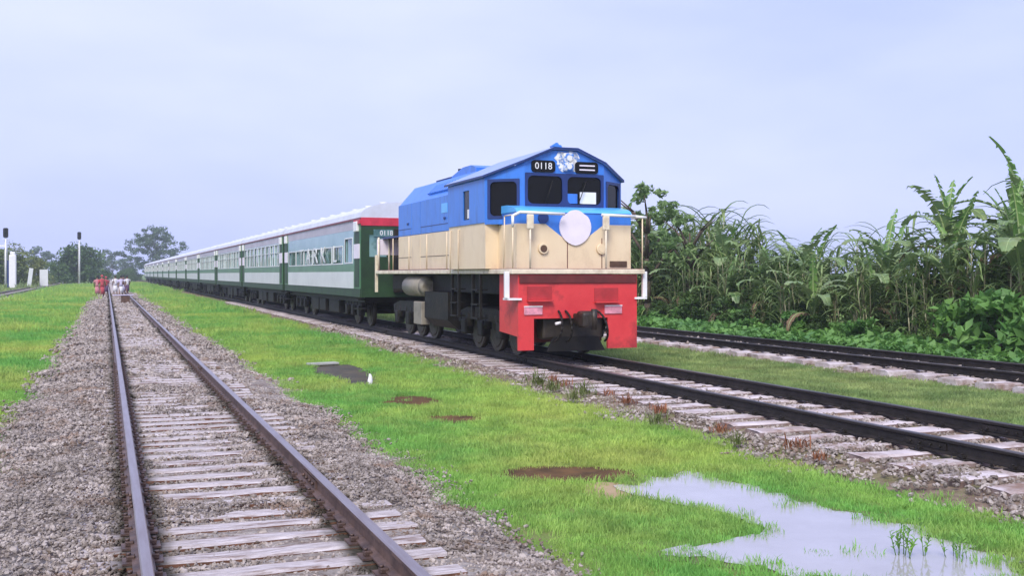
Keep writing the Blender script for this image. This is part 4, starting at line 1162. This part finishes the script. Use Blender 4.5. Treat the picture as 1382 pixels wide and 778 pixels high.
# ------------------------------------------------------------------ thicket beyond the last track
reeds = [reed_meshes(500 + i, 9, 3.4, 0.55) for i in range(6)]
shr = [shrub_meshes(600 + i, 2.2, 2.1, 26, 60, 0.17, M['bush']) for i in range(4)]
cov_shr = [shrub_meshes(640 + i, 1.9, 1.2, 22, 46, 0.24, M['cover']) for i in range(3)]

bl_arch = [banana_leaf_mesh(700 + i, 2.3, 0.52, R(18), R(118 + 8 * i), M['banana'], .65) for i in range(5)]
bl_mid = [banana_leaf_mesh(720 + i, 2.2, 0.55, R(14), R(80 + 7 * i), M['banana'], .55) for i in range(4)]
bl_up = [banana_leaf_mesh(740 + i, 2.1, 0.36, R(2), R(26 + 12 * i), M['banana_fresh'], .55) for i in range(3)]
bl_dry = [banana_leaf_mesh(760 + i, 1.6, 0.30, R(60), R(176), M['banana_dry'], .6) for i in range(3)]
def stem_mesh(seed, h, r0):
    r = random.Random(seed); m = MB(); p = Vector((0, 0, -0.05))
    for k in range(6):
        q = p + Vector((r.uniform(-.05, .05), r.uniform(-.05, .05), h / 6))
        m.tube(p, q, r0 * (1 - .09 * k), r0 * (1 - .09 * (k + 1)), 10); p = q
    return m.mesh('stem', [M['stem']]), p
def banana(label, loc, h, n_leaf, seed, scale=1.0, group=None, up=2, dry=2, up_az=None):
    r = random.Random(seed); t = thing('banana_plant', label, 'banana plant', loc, r.uniform(0, 6.28) if up_az is None else 0.0, group, scale)
    sm_, top = stem_mesh(seed, h, 0.14)
    link('stem', sm_, t)
    for k in range(n_leaf):
        az = 2.399 * k + r.uniform(-.3, .3)
        if k < up: me = r.choice(bl_up)
        elif k < up + 2: me = r.choice(bl_mid)
        else: me = r.choice(bl_arch)
        if k < up and up_az is not None: az = up_az[k % len(up_az)]
        link('leaf', me, t, top - Vector((0, 0, 0.05 * k)), (0, r.uniform(-.08, .12), az), r.uniform(.8, 1.12))
    for k in range(dry):
        d = link('leaf', r.choice(bl_dry), t, top - Vector((0, 0, .35 + .1 * k)), (0, 0, r.uniform(0, 6.28)), r.uniform(.8, 1.1)); d['label'] = 'brown dry hanging leaf'
    return t

# rows (x, y) along the bank
r = random.Random(21)
y = 17.5
row = 0
while y < 60:
    for (xo, hsc) in ((20.4, .80), (21.6, .98), (23.2, 1.1)):
        if r.random() < 0.10: continue
        yy = y + r.uniform(-.5, .5); xx = xo + r.uniform(-.45, .45)
        v = r.randrange(6)
        dip = 1.0 - 0.16 * math.exp(-((yy - 30) / 4.5) ** 2) - 0.12 * math.exp(-((yy - 24.5) / 2.2) ** 2)
        sc = hsc * r.uniform(.82, 1.15) * dip * (1.25 if yy > 36 else 1.05)
        zone = 'beside the tall banana plants' if yy < 26 else 'in the low middle stretch' if yy < 35 else 'past the low middle stretch'
        rowl = {20.4: 'front', 21.6: 'second', 23.2: 'rear'}[xo]
        t = plant('reed_clump', 'arching reed clump in the %s row of the thicket, %s' % (rowl, zone), 'reed', reeds[v], ('foliage', 'stalk'), (xx, yy, 0), r.uniform(0, 6.28), '%s row reed clumps %s' % (rowl, zone), sc)
    y += 0.95 if y < 44 else 1.6
y = 18.0
while y < 52:
    for xo in (21.6, 23.2):
        if r.random() < 0.25: continue
        plant('shrub', 'dark leafy shrub behind the %s row of reeds in the thicket' % ('second' if xo < 22 else 'rear'), 'shrub', shr[r.randrange(4)], ('foliage', 'trunk'),
              (xo + r.uniform(-.5, .5), y + r.uniform(-.6, .6), 0), r.uniform(0, 6.28), 'dark shrubs in the thicket, %s' % ('middle' if xo < 22 else 'back'), r.uniform(.75, 1.25))
    y += 1.7
y = 18.4
while y < 50:
    if r.random() < .62:
        plant('shrub', 'small green shrub at the front of the thicket between the reeds', 'shrub', shr[r.randrange(4)], ('foliage', 'trunk'),
              (20.0 + r.uniform(-.35, .35), y, 0), r.uniform(0, 6.28), 'small shrubs at the front of the thicket', r.uniform(.4, .75))
    y += 1.15
# banana plants: tall clump towards the end, smaller ones along the bank
for k, (x, y, h, sc) in enumerate(((21.3, 22.6, 2.9, 1.05), (21.9, 20.6, 3.0, 1.1), (22.6, 21.8, 2.8, 1.0), (20.9, 19.9, 2.5, 1.0), (22.9, 23.8, 2.5, 1.0))):
    lab = ['tall banana plant with a bright green upright young leaf above the thicket', 'tall banana plant with slanting young leaves and bare brown stem',
           'banana plant with pale drooping torn leaves behind the tallest ones', 'banana plant with a grey feathery leaf leaning over the leafy bush', 'banana plant half hidden between tall banana plants and reeds'][k]
    banana(lab, (x, y, 0), h, 8, 900 + k, sc, up=3 if k < 2 else 2, up_az=[2.8, 0.4, 5.2] if k == 0 else None)
for k, (x, y, h, sc) in enumerate(((22.8, 26.2, 2.2, .95), (21.6, 28.6, 1.9, .95), (23.0, 31.5, 1.9, .95), (21.5, 33.8, 1.8, 1.0), (22.4, 36.3, 2.0, 1.0), (21.3, 38.5, 2.3, 1.05), (22.4, 40.3, 2.8, 1.1), (21.8, 43.0, 2.7, 1.1), (23.2, 46.5, 2.8, 1.1))):
    banana('%s smaller banana plant among the reeds, counted from the tall banana clump' % ['first', 'second', 'third', 'fourth', 'fifth', 'sixth', 'seventh', 'eighth', 'ninth'][k], (x, y, 0), h, 7, 930 + k, sc, 'banana plants among the reeds', up=1, dry=2)
BP = ((20.6, 24.6, 1.5, .9), (20.2, 26.9, 1.2, .85), (21.0, 30.2, 1.4, .95), (20.3, 32.0, 1.1, .85), (20.8, 35.2, 1.6, .95), (20.4, 37.4, 1.5, .95),
      (21.4, 24.9, 2.2, 1.0), (22.2, 29.9, 2.1, 1.0), (22.0, 34.6, 2.3, 1.05), (20.9, 40.2, 2.0, 1.05), (21.2, 41.8, 2.9, 1.15), (20.8, 44.0, 2.4, 1.1))
for k, (x, y, h, sc) in enumerate(BP):
    banana('squat banana plant with drooping torn leaves at the front of the thicket', (x, y, 0), h, 9, 960 + k, sc, 'drooping banana plants at the front of the thicket', up=1, dry=2)
for k, (x, y, h, sc) in enumerate(((20.6, 21.6, 2.0, 1.0), (20.2, 18.9, 2.2, 1.05), (21.9, 18.6, 3.2, 1.15), (22.8, 19.9, 3.0, 1.1))):
    banana(['banana plant with drooping leaves between the leafy bush and the tall clump', 'drooping banana plant rising straight out of the large leafy bush', 'very tall banana plant behind the leafy bush with leaves over its neighbours', 'tall banana plant at the back of the tall clump'][k], (x, y, 0), h, 10, 990 + k, sc, None, up=2, dry=3)
# low leafy bushes in front of the thicket
for k, (x, y, sc) in enumerate(((18.9, 18.3, 1.35), (19.6, 19.6, 1.3), (18.7, 16.9, 1.25))):
    plant('leafy_bush', 'large fresh green leafy bush at the foot of the tall banana plants', 'bush', cov_shr[k % 3], ('foliage', 'trunk'), (x, y, 0), k * 1.9, 'leafy bushes below the banana plants', sc)
for k in range(16):
    y = 22 + k * 1.7; 
    plant('leafy_bush', 'low green bush along the foot of the thicket', 'bush', cov_shr[k % 3], ('foliage', 'trunk'), (19.6 + r.uniform(-.5, .6), y, 0), k * 2.1, 'low bushes along the thicket', r.uniform(.45, .75))
plant('small_tree', 'slender small tree with a pale round leafy crown at the front of the thicket', 'tree', tree_meshes(1150, 2.7, 5.6, 3.0, 26, 70, 0.20, M['pale_leaf']), ('crown', 'trunk'), (20.1, 37.2, 0), .3)
plant('small_tree', 'low twin tree with loose pale leaves beside the slender small tree', 'tree', tree_meshes(1154, 2.4, 4.6, 2.4, 18, 60, 0.20, M['pale_leaf']), ('crown', 'trunk'), (20.6, 34.9, 0), 1.3)
# ground cover
def cover_tuft(seed):
    rr_ = np.random.default_rng(seed); C = [(rr_.normal(0, .16), rr_.normal(0, .16), .05 + .16 * rr_.random()) for _ in range(6)]
    return leaf_cloud('cover_tuft', C, [(.12, .12, .07)] * 6, 9, 0.13, M['cover'], seed, up=.9, aspect=1.5)
ct = [cover_tuft(800 + i) for i in range(5)]
n = 5200
x = rng.uniform(17.2, 21.0, n); y = rng.uniform(15, 50, n)
k = (x > 17.3 + 0.5 * fnoise(y * .8, y * 0 + 4))
x, y = x[k], y[k]
sc = (.6 + 1.1 * fnoise(x * .9, y * .9)) * rng.uniform(.8, 1.3, len(x))
scatter('ground_cover', np.stack([x, y, np.zeros(len(x))], -1), np.stack([x * 0, x * 0, rng.uniform(0, 6.28, len(x))], -1), sc, ct, 'creeping bright green ground cover in front of the thicket', 'ground cover')

# weeds by the train track and in the puddle
def weed_mesh(seed, n_l, h, mat):
    rr_ = random.Random(seed); m = MB()
    for i in range(n_l):
        strip_leaf(m, (rr_.gauss(0, .07), rr_.gauss(0, .07), 0), rr_.uniform(0, 6.28), h * rr_.uniform(.3, 1.1), rr_.uniform(.007, .018), R(rr_.uniform(0, 30)), R(rr_.uniform(25, 140)), 4)
    return m.mesh('foliage', [mat])
wm = [weed_mesh(850 + i, 60, .24, M['weed']) for i in range(3)]; rwm = [weed_mesh(860 + i, 45, .15, M['rust_weed']) for i in range(3)]
for k, (x, y, sc) in enumerate(((7.1, 17.3, 1.3), (7.0, 16.3, 1.1), (7.25, 15.6, 1.2), (6.8, 15.0, 0.9), (6.7, 12.2, .9), (6.75, 10.4, .8))):
    plant('weed', 'green weed tuft growing in the stones along the train track', 'weed', [wm[k % 3]], ['foliage'], (x, y, 0.09), k, 'green weeds along the train track', sc)
for k, (x, y, sc) in enumerate(((7.55, 17.6, 1.0), (7.4, 16.8, 1.1), (7.5, 15.2, 1.0), (7.3, 14.2, 1.1), (7.35, 13.3, .9), (7.2, 13.0, 1.0), (7.05, 11.2, 1.0), (7.2, 9.9, 1.1), (7.0, 9.2, .8))):
    plant('weed', 'rust coloured weed in the stones along the train track', 'weed', [rwm[k % 3]], ['foliage'], (x, y, 0.10), k, 'rusty weeds along the train track', sc)
def herb_mesh(seed, n_st, h):
    rr_ = random.Random(seed); m = MB()
    for i in range(n_st):
        b = Vector((rr_.gauss(0, .10), rr_.gauss(0, .10), 0)); hh = h * rr_.uniform(.4, 1.1); tp = b + Vector((rr_.gauss(0, .06), rr_.gauss(0, .06), hh))
        m.tube(b, tp, .005, .003, 4, 0)
        for k in range(7):
            strip_leaf(m, b.lerp(tp, .25 + .11 * k), rr_.uniform(0, 6.28), rr_.uniform(.05, .10), rr_.uniform(.02, .035), R(rr_.uniform(25, 50)), R(rr_.uniform(80, 120)), 3)
    return m.mesh('foliage', [M['herb']])
pw = [herb_mesh(870 + i, 9, .40) for i in range(3)]
for k, (x, y, sc) in enumerate(((5.40, 6.1, .75), (5.68, 5.9, .5))):
    plant('water_weed', 'upright leafy green weed standing in the wide puddle', 'weed', [pw[k % 3]], ['foliage'], (x, y, 0), k * 2.0, 'weeds in the wide puddle', sc)

# slab, marker stone, box on the track
m = MB(); m.box(-0.34, 0.34, -0.14, 0.14, 0, 0.05, bev=0.012); o = m.build('concrete_slab', M['concrete'], loc=(4.5, 23.5, 0.02), rot=(0, 0, 0.25))
tag(o, 'thin grey concrete slab lying beside the dark boggy puddle', 'slab')
bm = bmesh.new(); bmesh.ops.create_icosphere(bm, subdivisions=2, radius=0.5)
for v in bm.verts: v.co = Vector((v.co.x * .15, v.co.y * .13, v.co.z * .24 * (1.0 if v.co.z < 0 else 1.15))) * (1 + .12 * math.sin(v.co.x * 9 + v.co.z * 7)); 
me = bpy.data.meshes.new('white_stone'); bm.to_mesh(me); bm.free(); me.materials.append(M['white'])
tag(link('white_stone', me, None, (4.54, 19.12, 0.08), None, (.62, .62, .95)), 'small upright white stone at the edge of the dark puddle', 'stone')
t = thing('wooden_box', 'dark brown box standing between the rails of the empty track', 'box', (1.15, 74, 0.13))
m = MB(); m.box(-0.27, 0.27, -0.25, 0.25, 0, 0.5); m.build('box_body', M['brown_box'], t)
m = MB(); m.box(-0.8, 0.5, -0.3, 0.3, 0.502, 0.55); m.build('box_lid', M['cloth_lilac'], t)

# ------------------------------------------------------------------ signals, hut and boards on the far side
def signal(label, loc, h, arm):
    t = thing('signal_post', label, 'railway signal', loc)
    m = MB(); m.tube((0, 0, 0), (0, 0, h - 1.1), 0.10, 0.08, 12); m.build('pole', M['white'], t)
    m = MB(); m.box(-0.28, 0.28, -0.28, 0.28, 0, 0.3, bev=0.03); m.build('footing', M['concrete'], t)
    m = MB(); m.prism(rounded(-0.33, 0.33, h - 1.35, h, 0.18, 4), 'y', -0.18, 0.02); hd = m.build('signal_head', M['black'], t)
    for z in (h - 0.32, h - 0.68, h - 1.04):
        m = MB()
        for k in range(9):
            a0, a1 = R(-20 + k * 24.4), R(-20 + (k + 1) * 24.4)
            c = [(math.cos(a) * .13, math.sin(a) * .13) for a in (a0, a1)]
            m.add([(c[0][0], -.18, z + c[0][1]), (c[1][0], -.18, z + c[1][1]), (c[1][0], -.4, z + c[1][1]), (c[0][0], -.4, z + c[0][1])], [(0, 1, 2, 3)])
        m.tube((0, -.185, z), (0, -.19, z), 0.11, n=12); m.build('lens_hood', M['black'], hd)
    m = MB(); m.box(-0.45, 0.45, -0.05, 0.55, h - 1.6, h - 1.55)
    if arm: m.box(-1.6, 0, -0.04, 0.04, h - 2.6, h - 2.35)
    m.build('bracket', M['white'], t)
    m = MB()
    for s in (-.18, .18): m.tube((s, .3, 0.2), (s, .3, h - 1.5), 0.02, n=5)
    for k in range(int((h - 2) / .35)): m.tube((-.18, .3, .5 + k * .35), (.18, .3, .5 + k * .35), 0.014, n=5)
    m.build('ladder', M['white'], t)
    return t
signal('white signal post with a side bracket arm and black head near the white hut', (-13.0, 161.0, 0), 8.4, True)
signal('lone white signal post with black head in front of the dark bush', (-4.6, 205, 0), 9.6, False)
t = thing('signal_hut', 'narrow white signal hut beside the far track', 'hut', (-11.3, 150, 0))
m = MB(); m.box(-0.42, 0.42, -0.45, 0.45, 0, 4.5, bev=0.12); m.build('hut_wall', M['white'], t)
m = MB(); m.box(-0.30, 0.30, -0.32, 0.32, 4.5, 4.9, bev=0.1); m.build('hut_roof', M['white'], t)
m = MB(); m.box(-0.62, -0.42, -0.35, 0.35, 0.1, 3.8); m.build('hut_door', M['navy'], t)
for k, (x, y, w_, h_, tilt, lab) in enumerate(((-10.55, 168, .55, 2.9, .12, 'narrow leaning white board beside the far track'), (-8.75, 172, 1.15, 2.7, 0.0, 'wide upright white board between the bushes'))):
    t = thing('lineside_board', lab, 'board', (x, y, 0))
    m = MB(); m.box(-w_ / 2, w_ / 2, -0.04, 0.04, 0.25, h_, bev=0.02); b_ = m.build('board_face', M['band'], t); b_.rotation_euler = (0, tilt, 0)
    m = MB(); m.box(-.05, .05, .04, .1, 0, h_ * .8); m.build('board_post', M['concrete'], t)

# bushes and trees on the far side
lb = [shrub_meshes(1000 + i, 9, 6.0, 46, 90, 0.5, M['bush_olive' if i < 2 else 'bush']) for i in range(4)]
for k, (x, y, sc, v) in enumerate(((-17.0, 176, 1.15, 0), (-14.0, 174, 1.1, 1), (-11.8, 180, .85, 0), (-20, 190, 1.3, 1))):
    plant('bush', 'broad olive green bush behind the white hut', 'bush', lb[v], ('foliage', 'trunk'), (x, y, 0), k * 1.3, 'olive bushes behind the white hut', sc)
for k, (x, y, sc) in enumerate(((-5.0, 216, 1.25), (-2.8, 222, .85), (-7.2, 224, .8))):
    plant('bush', 'dark green bush behind the lone signal post', 'bush', lb[2 + k % 2], ('foliage', 'trunk'), (x, y, 0), k * 1.7, 'dark bushes behind the lone signal', sc)
tr = tree_meshes(1103, 15.5, 15.4, 5.0, 80, 95, 0.6, M['tree_leaf'])
plant('tree', 'big round crowned tree rising behind the tail of the train', 'tree', tr, ('crown', 'trunk'), (13.2, 318, 0), 0.4)
tr2 = [tree_meshes(1120 + i, 16, 10, 1.0, 34, 60, 1.0, M['tree_leaf']) for i in range(4)]
ftr = ((2.0, 420), (9.0, 440), (-8, 470), (-24, 430), (-40, 450), (-58, 440), (24, 430), (40, 480), (-72, 470), (60, 470))
for k, (x, y) in enumerate(ftr):
    plant('tree', 'low hazy tree of the distant tree line', 'tree', tr2[k % 4], ('crown', 'trunk'), (x, y, 0), k * 1.1, 'hazy trees of the distant tree line', r.uniform(.7, 1.15))
for k in range(14):
    plant('tree', 'far tree showing through the gaps behind the thicket', 'tree', tr2[k % 4], ('crown', 'trunk'), (60 + k * 24 + r.uniform(-6, 6), 330 - k * 16 + r.uniform(-10, 10), 0), k * 1.1, 'far trees beyond the thicket', r.uniform(.5, .8))
for k in range(5):
    plant('bush', 'round green bush beside the tail of the train', 'bush', lb[2 + k % 2], ('foliage', 'trunk'), (3.8 + k * .7 - (k % 2) * 1.2, 262 + k * 13, 0), k * 1.2, 'bushes beside the tail of the train', .38 + .06 * k)

# ------------------------------------------------------------------ people on the track, far off
def body_mesh(stride, arm, seed):
    V = [(0, 0, .95), (0, 0, 1.15), (0, 0, 1.38), (0, 0, 1.50), (0, -.02, 1.64),
         (-.10, 0, .90), (-.11, -stride * .5, .50), (-.11, -stride, .09), (-.11, -stride - .16, .04),
         (.10, 0, .90), (.11, stride * .35, .50), (.11, stride, .10), (.11, stride - .15, .05),
         (-.20, 0, 1.40), (-.25, .05 * arm, 1.13), (-.25, -.14 * arm, .88), (-.25, -.17 * arm, .79),
         (.20, 0, 1.40), (.25, -.05 * arm, 1.13), (.25, .14 * arm, .88), (.25, .17 * arm, .79)]
    E_ = [(0, 1), (1, 2), (2, 3), (3, 4), (0, 5), (5, 6), (6, 7), (7, 8), (0, 9), (9, 10), (10, 11), (11, 12), (2, 13), (13, 14), (14, 15), (15, 16), (2, 17), (17, 18), (18, 19), (19, 20)]
    rad = [.15, .14, .15, .055, .105, .09, .062, .045, .04, .09, .062, .045, .04, .06, .045, .035, .04, .06, .045, .035, .04]
    me = bpy.data.meshes.new('body'); me.from_pydata(V, E_, [])
    o = bpy.data.objects.new('body', me); COL.objects.link(o)
    md = o.modifiers.new('skin', 'SKIN')
    if not me.skin_vertices:
        bpy.context.view_layer.objects.active = o
        bpy.ops.object.modifier_add(type='SKIN') if False else None
    sv_ = me.skin_vertices[0].data if me.skin_vertices else None
    if sv_ is None:
        me.attributes.new('dummy', 'FLOAT', 'POINT')
    else:
        for i, rr_ in enumerate(rad): sv_[i].radius = (rr_, rr_)
        sv_[0].use_root = True
    sb = o.modifiers.new('sub', 'SUBSURF'); sb.levels = 1; sb.render_levels = 1
    dg = bpy.context.evaluated_depsgraph_get()
    res = bpy.data.meshes.new_from_object(o.evaluated_get(dg))
    bpy.data.objects.remove(o)
    res.name = 'body'; res.materials.clear(); res.materials.append(M['skin'])
    for pg in res.polygons: pg.use_smooth = True; pg.material_index = 0
    return res
def garment(rings, mat, name):
    m = MB(); n = 14; V = []
    for (z, rx, ry, yo) in rings:
        for k in range(n):
            a = 2 * math.pi * k / n; V.append((rx * math.cos(a), ry * math.sin(a) + yo, z))
    fs = [(j * n + k, j * n + (k + 1) % n, (j + 1) * n + (k + 1) % n, (j + 1) * n + k) for j in range(len(rings) - 1) for k in range(n)]
    fs += [list(range(n))[::-1], [(len(rings) - 1) * n + k for k in range(n)]]
    m.add(V, fs, 0, True); return m.mesh(name, [mat])
bodies = [body_mesh(.2, 1, 1), body_mesh(-.14, -1, 2), body_mesh(.05, .3, 3)]
def person(label, loc, rz, b, top, bottom, long_, sc=1.0, group=None):
    t = thing('person', label, 'person', loc, rz, group, sc)
    link('body', bodies[b], t)
    link('shirt', garment([(.84, .18, .15, 0), (1.1, .155, .135, 0), (1.3, .19, .14, 0), (1.42, .20, .115, 0), (1.48, .08, .075, 0)], M[top], 'shirt'), t)
    for s in (-1, 1):
        m = MB(); m.tube((s * .21, 0, 1.41), (s * .26, 0, 1.10), .075, .065, 8); m.build('sleeve', M[top], t)
    if long_: link('skirt', garment([(.30, .19, .19, 0), (.6, .185, .17, 0), (.9, .17, .145, 0)], M[bottom], 'skirt'), t)
    else: link('trousers', garment([(.35, .21, .20, 0), (.6, .20, .18, 0), (.92, .195, .15, 0)], M[bottom], 'trousers'), t)
    bm = bmesh.new(); bmesh.ops.create_icosphere(bm, subdivisions=2, radius=.118)
    for v in bm.verts: v.co = (v.co.x * .95, v.co.y * 1.05 + .015, v.co.z * 1.05 + 1.665 + (0.02 if v.co.y > 0 else 0.05 * (v.co.z < 0)))
    me = bpy.data.meshes.new('hair'); bm.to_mesh(me); bm.free(); me.materials.append(M['hair' if top != 'cloth_red' else top]); link('hair', me, t)
    return t
PZ = 0.13
person('person in a red headscarf and long red dress beside the empty track', (-0.35, 92, .1), .1, 0, 'cloth_red', 'cloth_red', True, 1.05)
person('person in a long rose dress walking close behind red dresses', (-0.75, 97, .1), -.2, 1, 'cloth_rose', 'cloth_rose', True)
person('person in a red shirt and plum trousers by the rail', (-0.05, 101, PZ), .3, 2, 'cloth_red', 'cloth_plum', False, .95)
person('person in a white shirt and long white wrap on the track', (.75, 104, PZ), .2, 1, 'cloth_white', 'cloth_white', True)
person('person in lilac shirt and white wrap walking between the rails', (1.15, 97, PZ), -.1, 0, 'cloth_lilac', 'cloth_white', True)
person('person in plum shirt and lilac wrap walking on the track', (1.55, 112, PZ), 0, 2, 'cloth_plum', 'cloth_lilac', True)
person('person in white shirt and plum trousers beside the rail', (1.75, 103, PZ), .4, 0, 'cloth_white', 'cloth_plum', False)

# ------------------------------------------------------------------ haze
m = MB(); m.box(-420, 520, -30, 620, -1.2, 26)
hz = bpy.data.materials.new('haze_air'); hz.use_nodes = True
hn = hz.node_tree.nodes; hn.clear()
ho = hn.new('ShaderNodeOutputMaterial'); hv = hn.new('ShaderNodeVolumePrincipled')
hv.inputs['Color'].default_value = (0.80, 0.86, 1.0, 1); hv.inputs['Density'].default_value = 0.0006; hv.inputs['Anisotropy'].default_value = 0.2
hz.node_tree.links.new(hv.outputs[0], ho.inputs['Volume'])
tag(m.build('haze', hz), 'thin pale blue haze in the distance', 'haze', kind='stuff')
